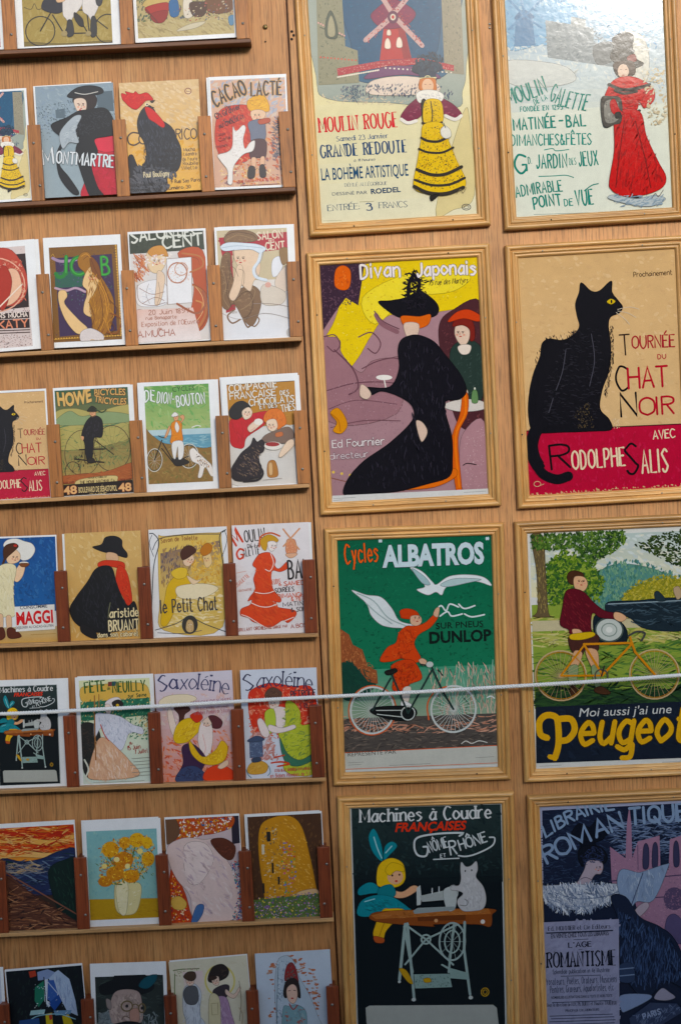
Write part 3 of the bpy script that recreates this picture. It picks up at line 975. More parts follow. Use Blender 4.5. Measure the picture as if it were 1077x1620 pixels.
ART['p3'] = '''
B a88488
F e6c83c 118,300 150,230 200,100 300,70 540,56 545,170 430,205 300,215 250,270 215,330 165,390 120,410
F eed85c 225,170 330,110 450,100 520,110 470,150 350,170 260,240
D 160 5 .5 d8b634+f0de70+c8a030 150,250 210,100 530,70 540,160 300,200 180,370
P 3d2b38 107,84 230,76 226,110 214,190 180,170 150,210 116,262
D 200 4 .6 5a4250+2a1c28+6a4c58 109,86 226,80 212,180 150,205 116,255
F d9682c 152,96 172,84 192,98 190,140 172,150 150,138
D 14 6 .5 b84c20+e88448 155,98 190,100 186,140 155,138
F 9c7479 118,300 140,275 165,285 170,320 220,370 250,340 300,330 330,340 320,480 130,500
S 6b4850 3 120,275 150,270 165,295 150,315 130,300
S 6b4850 4 150,310 200,360 215,410 190,430
S 6b4850 3 215,275 250,262 275,290 262,318 240,305
S 8a6268 12 262,215 280,240 320,260
S 6b4850 3 258,205 282,232 325,252
S 6b4850 3 225,360 265,340 310,330 340,340
S 6b4850 3 130,420 200,400 270,395 330,400
S 6b4850 2 135,470 210,445 320,455
S 6b4850 2 140,520 230,500 330,500
D 300 3 .6 96707a+b8969a+8a646c 120,420 330,340 340,560 200,640 150,690
E ece6dc 285,383 22 7
L ece6dc 3 285,388 290,412
F 4c2a2e 434,240 470,200 545,175 552,330 558,520 500,520 470,470 440,330
D 170 5 .5 5e363a+3c2024+703f40 440,240 545,185 555,510 500,510
F b0868a 500,530 555,500 566,690 500,690 488,600
D 90 3 .6 c4a0a2+98706f+d0b0b0 500,540 555,510 562,685 505,685
F 2c3a34 462,330 478,290 520,280 552,310 556,400 540,450 480,440
D 50 8 .2 3c4c44+1e2a26+4c5c54 470,330 550,310 552,430 490,430
F e0c4ae 486,286 476,262 482,238 506,232 518,250 514,280 500,296
F 7a2a24 470,244 480,222 510,216 528,238 530,276 518,282 516,252 496,240
F c84a30 458,232 480,206 514,198 548,216 540,230 500,222
F e8d8c8 484,300 500,292 520,296 514,316 494,318
A 494,262 17 -.4
F e0c4ae 470,420 496,408 512,420 500,440 476,438
F d8cfc4 452,452 500,440 552,446 556,466 500,474 454,466
L d8d8c8 5 530,446 530,410
F 6a8a5c 522,448 524,418 536,418 538,448
K e8c86a 9 4 150,640 330,672
S 8a5a50 3 140,655 240,678 340,690
F d8681f 498,420 512,430 510,480 485,545 495,690 480,690 466,560 490,480
S ea8038 5 504,430 504,480 478,545 488,680
F e0741f 330,686 400,660 470,628 480,650 420,680
F 17151b 300,176 340,168 380,150 410,165 432,190 425,215 380,225 330,222 300,208 268,180
D 80 14 .25 100e14+221e26 335,168 345,100 372,95 400,120 398,190 350,200
S 17151b 10 350,170 352,130 365,105
S 17151b 10 372,165 380,130 372,110
F d4682c 330,218 380,218 410,212 405,238 380,250 345,250
F dcc0ac 338,238 378,238 372,275 350,280
F 18161c 330,282 352,270 380,268 420,285 450,320 490,370 508,415 490,440 452,446 452,480 468,540 470,600 462,650 400,672 320,692 240,698 180,702 188,660 230,610 300,560 360,500 362,462 330,436 280,420 250,430 235,410 300,408 325,360 322,310
D 150 16 .14 25222b+0e0c12+302c36 335,290 420,295 480,390 455,440 455,640 240,690 195,670 350,540 365,460 330,420
F dfc4b0 222,404 236,408 250,428 238,442 220,432
F dcc0ac 372,500 390,505 402,530 388,556 378,535
F d8922c 140,480 160,466 180,490 186,515 170,535 148,528 158,505
S b87020 2.5 142,482 162,500 168,530
T n f0e6e0/4a3448 6 36 4 218,120 330,112|Divan
T n f0e6e0/4a3448 6 34 4 372,112 536,104|Japonais
T ni 2a2028 1.6 14 0 405,134 512,126|75 rue des Martyrs
T n e8dcd8/5a4048 2.6 20 0 146,574 288,564|Ed Fournier
T n e0d0d0/6a4c54 1.9 17 0 140,606 244,598|directeur
S 1c1418 2 498,620 510,614 534,618
P dcdad4 147,704 566,683 566,698 147,722
L 8a8a88 1 150,712 210,708
L 8a8a88 1 150,717 175,715
L 8a8a88 1 500,694 560,690
'''
ART['p4'] = '''
G d3ae7e dbb88a 643,57 1062,36 1087,672 668,692
D 240 12 .5 d8b688+cca678+e0be92 650,60 1060,45 1080,500 665,510
L 4a1c1c 3 643,57 1062,36
P b5203e 656,518 1078,503 1087,672 668,692
D 200 10 .4 bf2a46+a81a36+c43450 660,522 1078,508 1084,660 668,680
D 60 5 .5 d8b890+c8a478 668,684 1087,664 1087,674 668,694
L 4a1420 3 656,518 1078,503
F 17161b 684,520 668,480 670,420 682,365 700,320 706,285 726,272 760,276 790,262 806,240 800,212 796,180 806,150 812,124 838,146 860,146 892,120 894,150 910,172 922,190 912,206 890,216 884,240 890,300 884,360 866,410 860,460 884,488 890,516 840,520 760,522
D 90 9 .15 17161b 664,470 690,320 715,270 800,250 800,275 720,290 700,340 684,480
D 70 8 .15 17161b 870,420 892,300 884,240 896,240 898,330 878,430
F d8b83c 880,176 890,168 902,174 892,182
E 17161b 892,175 2.5 5
S d8c8b0 1.4 908,196 940,190 966,196
S d8c8b0 1.4 908,200 936,206 958,218
S d8c8b0 1.4 904,204 926,220 940,236
D 200 10 .2 232228+0e0d12+2c2a30 705,500 720,380 790,250 860,240 864,400 850,500
D 60 3 .5 6a5838+4a4034 790,470 830,440 845,510 800,512
S 4a4850 2 742,410 760,360 770,300
S 4a4850 2 838,260 846,330 832,400
S 4a4850 2 722,470 735,430
S 17161b 34 704,500 686,520 676,555 682,590 694,612
S 17161b 26 682,596 704,632 742,648 772,640
E 17161b 773,640 13 13
T n 4a3422 1.8 13 0 951,111 1055,105|Prochainement
T n 2a1a18 4 54 0 914,318 944,316|T
T n a02a34 4 32 0 946,300 1062,296|OURNÉE
T n a8343c 2.4 12 0 1014,329 1038,327|DU
T n 1c1718 5.6 62 0 904,412 940,409|C
T n b02034 6 54 0 934,407 1045,401|HAT
T n 1c1718 5.6 62 0 914,482 962,479|N
T n b02034 5.6 46 0 966,479 1060,474|OIR
T n edd9b8 3 22 0 1001,543 1062,538|AVEC
T n 1a1216 6 64 0 726,622 782,616|R
T n ecd6b4 5 48 0 784,622 928,612|ODOLPHE
T n 1a1216 6 80 0 930,636 966,632|S
T n ecd6b4 5.2 60 0 970,634 1044,629|ALIS
O d8b890 1.6 690,660 9 7
L d8b890 1.3 698,664 708,660
D 14 4 .5 e8cfa8+c8a888 895,488 912,488 912,512 895,512
'''
ART['p5'] = '''
G 175f45 2c7a58 147,97 567,80 583,470 170,480
D 500 9 .4 1d6a4c+13553c+2a7656 150,100 565,84 580,440 168,450
G 4a9676 97a890 168,440 582,425 588,560 172,570
D 140 26 .1 c89a84+b8b09c+6aa288+d8b8a4+8ab8a0 400,440 582,425 588,560 440,570
P 57504a 172,568 588,556 592,648 180,658
D 200 18 .14 6a625a+433e3a+8a7a6c+35322f 172,570 588,560 590,645 180,655
D 60 22 .1 c98a70+d8a890 172,560 400,590 588,556 586,610 300,605 174,600
F 1f4438 162,420 200,412 245,440 262,470 240,500 190,520 168,500
P 97573a 162,330 185,345 196,372 222,385 238,430 262,440 266,476 240,470 215,440 190,410 166,420
D 90 8 .25 b06a44+7c442e+c98658 163,335 190,370 225,395 262,445 262,470 230,455 190,415 166,415
D 60 8 .25 24503f+1a3a30 165,430 240,440 250,490 175,510
F e8ecea 346,165 380,178 408,205 420,212 455,190 510,186 550,194 568,215 530,204 480,204 445,220 434,240 418,232 396,240 366,226 388,218 372,196
F a8c2c2 352,170 385,190 402,212 380,208
F b8ccca 430,212 470,196 540,198 500,208 450,218
S dfe8e4 4 416,286 432,268 446,282 456,264 480,272
S dfe8e4 4 480,264 496,276 524,268
S dfe8e4 4 430,296 450,284 462,296 490,290
S dfe8e4 4 496,290 516,298 550,292
S eef0ec 3 560,514 570,510 580,516
F dfe4e2 190,228 230,240 270,246 300,276 318,306 345,316 374,318 366,336 330,328 300,326 270,318 244,294 230,262
S a8b8b4 3 205,236 250,256 290,300 340,322
S a8b8b4 3 230,262 262,290 300,316
F c9492a 322,282 340,276 364,282 374,294 372,304 330,302 324,296
F dfb496 352,296 376,296 380,312 368,322 352,316
F d34f2c 340,322 366,322 392,312 414,292 424,300 404,326 372,346 362,372 380,408 362,420 330,408 300,416 270,414 288,380 312,366 320,340
D 50 10 .2 b83e22+e8683e+a03420 325,330 365,330 360,380 330,405 285,405 318,365
F d9b092 412,292 418,276 428,274 424,298
F dfb496 374,414 384,408 396,416 388,428
F cf4c2a 300,428 330,412 362,416 384,460 352,476 340,492 306,492 308,450
D 50 12 .2 b43c20+e06038+9c3420 305,430 355,420 378,458 340,485 310,485
F e8d8c8 334,488 354,484 352,510 344,532 332,520
F eeeeea 332,520 350,526 360,536 330,534
W d4d8d0 5 30 252,546 58 62
O d86a44 3 252,546 64 66
W d4d8d0 5 30 470,544 60 62
S d86a44 4 404,572 400,530 420,496 450,484
F 1a1c1c 246,544 270,536 330,534 362,538 372,556 350,574 300,570 256,556
O c8ccc4 3 348,554 18 18
L c0c4bc 2.5 262,546 332,546
L c0c4bc 2.5 264,556 332,564
L 2a3a36 5 348,554 298,440
L 2a3a36 5 348,554 410,440
L 2a3a36 5 252,546 300,460
L 2a3a36 5 410,432 440,496 470,544
L 2a3a36 4 380,424 412,428
F 22201e 284,442 312,434 316,444 292,452
E c8ccc4 404,424 10 8
A 366,302 15 .5
T n e7683a/143f30 7 48 0 170,158 262,150|Cycles
T n cfdfe2/1b3f3c 8 20 0 262,116 274,115|"
T b cfdfe2/1b3f3c 0.045 56 0 276,165 545,154|ALBATROS
T n cfdfe2/1b3f3c 5 20 0 552,108 564,107|"
T b 14241e 0.01 17 0 420,330 547,324|SUR PNEUS
T b 12201b 0.035 31 0 404,368 568,361|DUNLOP
P cfcdc0 181,660 588,644 592,694 182,706
L d8643c 2 181,659 588,643
L d8643c 1.5 184,703 590,690
T b 4a4a46 0 11 0 189,669 318,662|REPRÉSENTÉ PAR
L 8a8a84 1 190,686 232,684
L 8a8a84 1 190,692 226,690
L 8a8a84 1 300,694 410,690
L 8a8a84 1 530,676 580,673
S e8e4d8 2 492,638 505,630 520,637 540,630 562,635
P d0d2cc 182,708 592,698 592,704 182,714
'''
ART['p6'] = '''
B dfded6
G b9c6c0 e9e0b8 684,92 1100,70 1100,260 686,250
D 140 20 .4 d4dcd8+e4e0c8+c2ccc8 690,95 1095,75 1095,200 690,210
P 8fa24e 686,270 1100,250 1104,545 690,545
D 200 40 .08 d8cf94+b8b868+c8ba70+a4a456 686,300 1100,270 1100,360 690,380
P cbbf9a 686,312 1100,300 1100,322 688,340
D 160 40 .08 5f8040+7a9a48+3c6638+8aa04e 690,390 1100,360 1104,500 692,510
P 2f4a2c 692,500 1104,490 1104,548 692,548
D 120 40 .09 233a28+3a5a30+1f3026 692,490 1104,480 1104,545 692,545
F 5f8c7c 850,210 880,170 930,160 980,165 1030,180 1060,200 1060,270 860,280
D 460 9 .5 4f8088+6f9a7c+3c6a5c+86a884 840,210 880,160 940,148 1000,158 1080,190 1080,276 850,286
F 9c9440 935,240 970,215 1030,200 1085,205 1085,265 940,268
D 380 7 .5 b8a848+8a8a38+c9b860+6c7434 922,246 960,206 1030,188 1092,192 1092,272 930,276
F 5a7a34 730,170 770,140 830,155 862,200 850,240 800,260 740,260
D 560 9 .5 5c7c30+7c9440+3f6230+8fa24c+2f5030 712,168 770,126 845,140 880,205 866,258 728,270
F 6a5a40 688,90 718,90 724,180 730,290 745,300 690,300 702,280 700,180
D 70 10 .2 8a7850+4a3f30+a8945c 696,95 718,95 728,290 702,290
D 520 9 .5 36522a+56763a+2a3f26+6f8a42+46642e 686,86 930,72 935,100 900,130 840,160 800,120 740,125 690,120
D 160 9 .5 2f4026+4a5a30+232f20 960,110 1020,80 1100,66 1100,170 1060,160 1020,140
F 1f2b33 885,262 960,256 1095,252 1104,330 990,332 940,300 890,296
D 60 22 .1 33444e+141d24+4a5c66 890,265 1095,256 1100,325 960,320
L 8a9aa0 3 888,266 1100,254
F 27343a 1010,235 1022,232 1040,255 1015,256
F b8a080 1060,225 1074,218 1084,240 1070,252
F 18222a 850,300 890,290 935,330 930,370 860,365
E c8ccc2 890,334 38 33
O 4a5650 4 890,334 36 31
O 8a968c 3 890,334 20 17
E e4e4da 890,334 9 8
F 4a2e20 780,200 784,184 800,178 820,184 824,196 808,198 800,214 788,214
F dfb08a 800,195 824,195 834,212 826,230 808,232 798,218
L 6a3a28 1.6 816,206 822,206
F 5f1a24 776,234 800,226 826,236 850,262 880,284 908,290 906,304 868,302 846,290 842,332 850,350 790,346 782,334 760,320 766,280
D 50 12 .2 74242c+4a121c+842e34 775,240 825,240 840,290 840,335 795,335 768,310
F dfb08a 904,288 922,290 936,302 922,312 904,304
F dfb08a 792,334 812,334 820,348 800,352
F 4a2a24 786,348 856,346 862,372 858,390 826,388 818,400 790,392
F d8a882 826,388 856,388 862,420 858,440 846,440
F d8a882 796,392 818,396 806,430 786,440
F 8a9a70 782,432 806,430 800,480 786,486 780,460
F 8a9a70 842,432 862,432 866,470 862,490 850,480
F 4a3020 784,486 798,482 804,505 790,512
F 4a3020 850,490 868,484 892,500 880,506 852,500
W cfae7c 3.6 28 760,456 68 66
O c98a3c 1.6 760,456 64 62
W cfae7c 3.6 28 1010,452 66 66
O c98a3c 1.6 1010,452 62 62
L d08a34 6 870,452 822,372
L d08a34 6 822,372 950,368
L d08a34 6 870,455 948,372
L d08a34 5 760,456 870,455
L d08a34 5 760,456 822,376
L d08a34 6 944,352 958,392 1010,452
S 4a4a44 5 940,350 962,338 984,342 975,362
F d9b43c 784,350 800,344 845,340 850,350 820,360 790,360
O 5a5648 4 868,456 17 17
L 3a362e 4 868,456 876,430
A 814,208 16 .6
P 1b222e 692,540 1108,524 1108,676 692,690
D 120 16 .3 222b3a+151b26 694,545 1104,530 1104,670 694,682
T bi d6d6d0 0.0 24 0 808,566 1054,556|Moi aussi j'ai une
S e4af2e 17 742,676 752,640 752,590 745,566 720,562 702,580 704,612 722,622
S e4af2e 17 752,572 786,572 796,600 778,626 752,630
S e4af2e 13 742,676 728,672
T ni e4af2e/3a2c14 15 86 0 802,640 1098,628|eugeot
S e4af2e 14 950,640 944,672 922,676
L 9a9a96 1 700,698 760,695
L 9a9a96 1 1030,688 1080,686
'''
ART['p7'] = '''
B c6cac6
P 10171a 190,104 588,95 612,712 223,728
G 2c3a38 121a1c 190,104 588,95 598,300 202,310
D 200 14 .4 22302f+1a2628+2c3c3a 192,108 586,100 594,270 200,280
T s e0e0dc 5.6 34 0 212,141 566,131|Machines à Coudre
T bi de4526 0.03 24 0 309,166 494,161|FRANÇAISES
S d3d7d4 5 480,178 486,170 420,172 368,182 360,206 370,228 392,230 396,208 384,206
T n d3d7d4 4 28 0 400,222 452,206|NÔME
T n d3d7d4 4.4 36 0 456,228 476,224|R
T n d3d7d4 4 27 0 482,216 556,192|HÔNE
T n d3d7d4 2 10 0 430,236 446,234|ET
L d3d7d4 3 412,240 480,237
S d3d7d4 4 560,182 574,184 568,204 530,224 500,232 478,230
F 1f8790 276,244 250,220 238,180 252,158 272,200
F 1f8790 280,240 282,205 300,192 314,204 296,226
S a8d8d8 3 252,180 262,210 274,236
S a8d8d8 3 284,222 300,204
F eec246 262,300 264,262 280,242 305,236 330,250 338,280 334,300 318,312 296,314 270,312
E eab48c 311,286 21 20
F eec246 284,268 300,248 330,256 334,272 312,270 296,282
E 2a1c18 303,282 2.6 3
E 2a1c18 322,280 2.6 3
E c8403c 314,297 4 3
F e8b088 300,320 330,326 356,310 372,312 370,322 340,340 310,340
F 1f8790 214,318 236,302 258,304 272,326 246,330 216,334
F 197a80 268,316 300,306 314,330 296,345 268,340
F 1f8790 214,388 222,350 262,334 306,340 346,366 366,384 310,376 268,390
D 30 14 .16 12686e+38a2a6 225,380 240,352 300,345 350,378 280,380
S a8d8d8 2.5 230,352 258,344
F e6b432 278,376 300,370 334,372 342,390 312,406 290,430 282,452 262,450 256,430
S b88420 2.5 300,382 284,410 272,444
F b85a34 258,444 284,450 282,462 262,460
F 8d4c28 246,388 300,376 560,370 570,388 566,418 530,412 420,412 410,418 270,406
P b06c3c 248,388 300,376 560,370 568,384 380,392 262,398
D 40 18 .1 a05c30+c07e4c 260,390 560,374 564,382 300,394
P 6e3a1e 372,392 500,386 500,400 374,404
E e8dfd0 546,405 6 6
E d8a070 422,402 5 5
P c9ccc6 368,316 378,308 382,340 380,360 370,362
P b0b4ae 378,336 440,322 470,318 472,372 452,374 452,346 384,352
F c4c8c2 440,322 470,312 476,340 470,372 450,372
P 98a09c 360,376 372,368 470,364 470,374 364,384
W c9ccc6 3 8 466,326 12 18
L d8dad6 3 410,330 410,316
L d8dad6 3 428,326 428,312
F c6c3c0 486,290 484,266 486,246 498,258 512,256 526,244 530,266 526,286 546,312 554,345 546,370 520,376 494,376 480,362 478,346 492,330 478,322 460,320 462,308 480,308
D 40 8 .4 d6d4d2+b0aeac 492,290 522,290 545,330 540,365 500,370 494,340
E 3a3a3a 497,270 2 3
E 3a3a3a 514,268 2 3
S 8a8886 2.5 496,344 506,352 500,362 484,360
L 9fb0a8 8 340,412 328,560
L 9fb0a8 7 346,410 368,612
L 9fb0a8 7 338,418 362,540
L 9fb0a8 7 498,406 498,480 516,600
L 9fb0a8 6 470,410 458,540
L 9fb0a8 5 345,416 396,452 470,520
L 9fb0a8 5 480,412 396,452 342,520
O 9fb0a8 5 396,452 12 12
W 9fb0a8 5 10 466,458 34 50
O 9fb0a8 4 466,458 20 30
L 9fb0a8 5 440,520 512,560
P 8fa59c 366,546 460,544 468,580 370,584
D 50 4 .5 5c746c+4a625c+a8bcb0 370,548 458,546 464,578 373,581
F c69a3a 392,558 408,556 412,566 396,568
F c69a3a 326,532 346,536 364,570 350,566
P 8fa59c 460,528 510,542 512,560 462,556
E c8ccc4 367,614 6 5
E c8ccc4 518,608 6 5
E c8ccc4 328,566 4 4
O c69a3a 2.5 556,594 10 11
O c69a3a 2 556,594 5 6
P b3b3a8 240,638 250,632 578,628 588,636 596,700 246,708
'''
ART['p8'] = '''
B a9adc4
P 1d2438 702,116 1106,94 1132,690 724,712
D 500 20 .1 28324a+161c2c+3c4a66+202a40 704,120 1106,98 1110,300 710,340
D 200 24 .09 6a7a98+8a98b0+4a5a78 880,150 1106,120 1106,220 900,240
D 120 3 .5 33405a+43526e+141a28 705,170 830,170 830,330 710,340
P a37c90 886,210 928,240 930,150 936,104 942,150 946,240 960,196 1018,180 1022,260 1044,270 1046,190 1106,170 1128,620 1060,560 1010,470 940,420 892,300
D 420 5 .35 96708a+b0889a+7a6078+c09aa6 890,230 945,215 1020,200 1022,270 1106,190 1120,560 1050,520 960,420 900,330
L 4a3f5a 3 886,300 1110,280
L 4a3f5a 3 900,350 1112,335
L 5a4a62 2 960,205 962,270
F 3c3a54 975,215 982,200 990,215 990,262 975,264
F 3c3a54 1000,212 1007,197 1014,212 1014,260 1000,262
F 3c3a54 1056,208 1063,193 1070,208 1072,256 1058,258
F 3c3a54 1082,206 1089,191 1096,206 1098,254 1084,256
F 5a5070 1040,400 1062,385 1085,410 1088,460 1040,455
E 5c4c66 1060,345 28 30
D 70 5 .4 9a7286+4a4262 1035,320 1085,320 1085,372 1035,372
F 1a2236 706,310 740,330 830,330 910,320 950,345 960,400 916,420 705,405
F 10141f 780,180 800,150 830,158 848,140 852,170 880,165 868,190 846,200 852,212 812,216 802,196
F 12151f 800,236 806,212 840,206 868,216 880,240 866,256 830,250 812,262
F b7a7ae 802,300 818,270 826,248 850,246 864,250 868,264 862,280 848,282 838,298 842,318 790,318
L 4a4050 1.5 856,262 862,262
S 2a3048 2 812,240 840,226 868,240
S 3a4260 2 818,252 840,240 862,246
D 60 6 .3 1a2034+2c3450+3c4668 806,236 840,208 872,220 866,250 820,258
A 853,266 12 .6
S 4a4458 1.5 800,300 820,290 838,296
F b9bfca 706,316 760,310 800,308 850,310 900,306 925,316 900,345 860,362 820,374 760,372 720,350
D 330 15 .17 d4d8de+8f9aae+a9b2c0+eceef0+6c7a92 700,318 760,306 850,304 930,316 900,352 820,384 750,382 706,350
S 6c7a92 2 740,330 800,346 870,340 910,326
S 8f9aae 2 720,346 790,366 850,362
F 8fa0b8 906,300 918,268 960,276 980,272 1036,254 1042,262 1004,348 960,352 940,372 916,340
D 60 14 .1 a8b6c8+7486a2+c0cad6 912,298 925,275 975,280 1034,262 1000,340 950,360
L 44506a 2.5 975,276 944,366
F b4a4ac 962,366 985,354 992,366 968,392 945,398
F 1c2438 890,340 930,340 968,392 1020,416 1062,450 1106,540 1110,590 1040,560 1000,600 960,590 920,520 912,410
D 260 26 .08 2c3a58+10162a+3c4e70+4c6084 905,380 960,400 1050,450 1100,560 1030,560 960,580 920,500
F a09aa8 1010,606 1030,580 1050,590 1066,604 1040,612
F 33405a 916,520 950,515 956,560 918,562
L 7a8aa4 3 916,530 954,526
L 7a8aa4 3 918,548 956,544
F 8a98b4 920,600 990,596 1000,608 940,640 924,640
P 39425a 945,660 1000,618 1070,620 1090,640 1010,690 950,690
D 50 10 .2 55607c+6a7690 950,655 1070,622 1080,640 1000,685
T n 9aa4bc 4 13 0 982,662 1030,646|PARIS
F 9cabc2 1090,630 1130,590 1134,690 1100,690
T n 8fa4bc 6 30 14 712,188 898,112|LIBRAIRIE
T n 8b9fb8 7.5 44 0 716,256 838,192|ROM
T n 8b9fb8 7.5 42 0 846,186 926,158|AN
T n 8b9fb8 7.5 42 0 936,152 1092,138|TIQUE
P 9d9cb2 706,408 912,398 920,720 728,726
D 160 20 .4 a5a4ba+9594aa 708,410 910,402 918,690 726,700
T s 262c3e 1.6 11 0 724,430 890,422|Ed. MONNIER et Cie Editeurs
L 262c3e 3.4 720,436 896,428
T b 262c3e 0.01 12 0 732,450 886,440|EN VENTE CHEZ TOUS LES LIBRAIRES
L 262c3e 1.4 792,453 832,451
T s 1c2030 3.4 13 0 778,474 842,470|L'AGE
L 3c4254 1.2 806,479 816,478
T s 151826 6.2 40 0 722,528 908,519|ROMANTISME
T n 343a4e 2.2 11 0 738,544 890,537|Splendide publication in 4e illustrée
L 3c4254 1.8 760,550 868,546
T n 3a4056 2.6 18 0 718,574 910,564|Prosateurs, Poètes, Orateurs, Musiciens
T n 3a4056 2.6 18 0 732,594 902,586|Peintres, Graveurs, Aquafortistes, etc
T b 2c3244 0.02 7 0 736,610 898,603|NOMBREUSES ILLUSTRATIONS DANS LE TEXTE ET HORS TEXTE
L 3c4254 2.2 738,620 896,613
T s 262c3e 1.3 9 0 724,631 910,623|Sous la direction de M.M. Ph. BURTY et Maurice TOURNEUX
T n 343a4e 1.6 6 0 774,644 864,640|PRINCIPAUX COLLABORATEURS
L 343a4e 2 732,656 900,649
L 343a4e 2 736,663 904,656
L 343a4e 2 732,671 908,664
L 343a4e 2 734,679 906,672
'''
ART['10'] = '''
B 9a4a30
D 90 10 .4 b86a48+7c3a28+c89070 -100,-60 16,-60 16,160 -100,160
'''
ART['11'] = '''
B a08a4e
D 200 18 .3 a89458+968044+b09c64 40,-70 372,-90 387,141 55,150
F 7a6a3c 80,135 200,140 355,130 355,148 80,152
W 2c2620 3.5 0 130,100 46 47
W 2c2620 3.5 0 342,92 40 46
L 2c2620 4 130,100 165,35
L 2c2620 4 165,35 275,32
L 2c2620 4 168,48 205,108
L 2c2620 4 205,108 240,35
L 2c2620 4 205,108 280,106
L 2c2620 4 280,106 240,40
L 2c2620 4 275,32 285,106
L 2c2620 3.5 275,40 342,92
F 2b2a30 135,30 140,0 170,-20 200,0 205,30 180,44
F d8d0c8 200,40 205,-30 250,-40 262,10 236,50 222,72 210,60
F d8d0c8 262,30 270,-40 312,-40 315,10 300,50 292,68 280,50
F 33302e 215,68 230,68 236,110 215,116
F 33302e 290,58 304,58 308,110 290,116
F 2b2622 238,40 262,60 266,84 252,82 236,56
F d8b08a 180,-10 210,-14 204,4 182,8
E 9c8a60 206,108 10 10
E 9c8a60 282,108 9 9
F 3c3a3a 300,-40 325,-30 322,14 306,14
S 4c4028 2 78,24 100,30 110,12 120,30 140,26
'''
ART['12'] = '''
G a9966c b9a878 412,-117 737,-117 752,125 432,125
D 130 16 .25 b8a478+a08c60+c4b488+94845c 425,60 745,45 750,110 430,125
D 140 9 .5 5a6a40+4a5a58+7a7050+3c4438 425,-20 740,-40 744,45 428,70
F c0a468 452,20 480,-10 540,0 520,30
F a03028 460,25 525,8 535,28 520,48 480,50
F 8a2a24 478,45 530,35 520,70 490,72
L 5a2a20 3 462,30 500,72
F 33608a 535,5 560,0 566,48 540,52
F d8ccb8 580,0 606,0 610,50 584,55
F 6a4428 650,0 730,-20 735,30 690,45 655,35
F 4a3020 600,10 650,10 645,50 610,50
D 40 6 .5 33587a+a83a30+d8c8a0+3a3028 540,20 735,0 740,60 560,70
F 5a83a0 722,55 738,50 738,78 726,80
F c8bca0 560,100 600,78 650,70 620,90
'''
ART['22'] = '''
G 8a99a2 97a4a8 110,270 357,260 378,612 133,629
D 120 14 .3 93a2aa+8090a0+a0acb0 112,272 356,262 360,380 116,420
D 170 6 .4 58666e+6a7a80+48545c+8494a0 115,335 190,320 250,300 360,300 362,360 240,380 118,440
P 5c6a72 175,345 205,340 206,370 178,372
P 56646c 305,290 355,285 360,350 310,350
D 30 3 .6 3a464c+98a6ac 120,350 230,330 232,440 122,460
F d23a4c 300,440 330,410 365,400 372,470 340,500 300,480
F b82238 270,470 330,480 378,490 380,625 262,625 272,560
D 60 14 .3 c42e44+a41c30 280,500 375,490 375,610 270,615
F 1a1c20 212,300 240,276 280,268 318,275 326,292 290,302 250,306 228,308
E 1e2024 268,285 34 15
S c8c4bc 2.5 236,290 268,296 310,288
F 2a1e1c 230,310 250,302 300,300 304,330 280,350 240,330
F e0c8b4 234,315 256,308 272,318 272,345 258,358 242,345
L 5a2a28 2 244,326 250,325
L 5a2a28 2 260,325 266,326
E b83040 254,346 4 2.4
A 257,332 17 0
F 17181c 210,370 245,350 275,345 330,340 356,370 366,420 340,430 300,440 310,480 290,520 310,590 330,620 290,625 262,560 240,480 250,430 195,470 190,520 220,560 252,610 230,612 190,560 180,490 195,440 168,410 165,390
D 120 9 .2 2a2c32+0c0d10+34363c 215,375 330,345 355,400 260,430 200,420
F a8b0b4 190,420 230,370 258,366 240,410 250,450 220,450 200,470
D 26 8 .2 8c969c+c4cacc 200,420 250,372 240,440 205,455
T n dfe2e2/3a4850 6 50 0 136,520 174,515|M
T n dfe2e2/3a4850 6 37 0 178,515 360,528|ONTMARTRE
'''
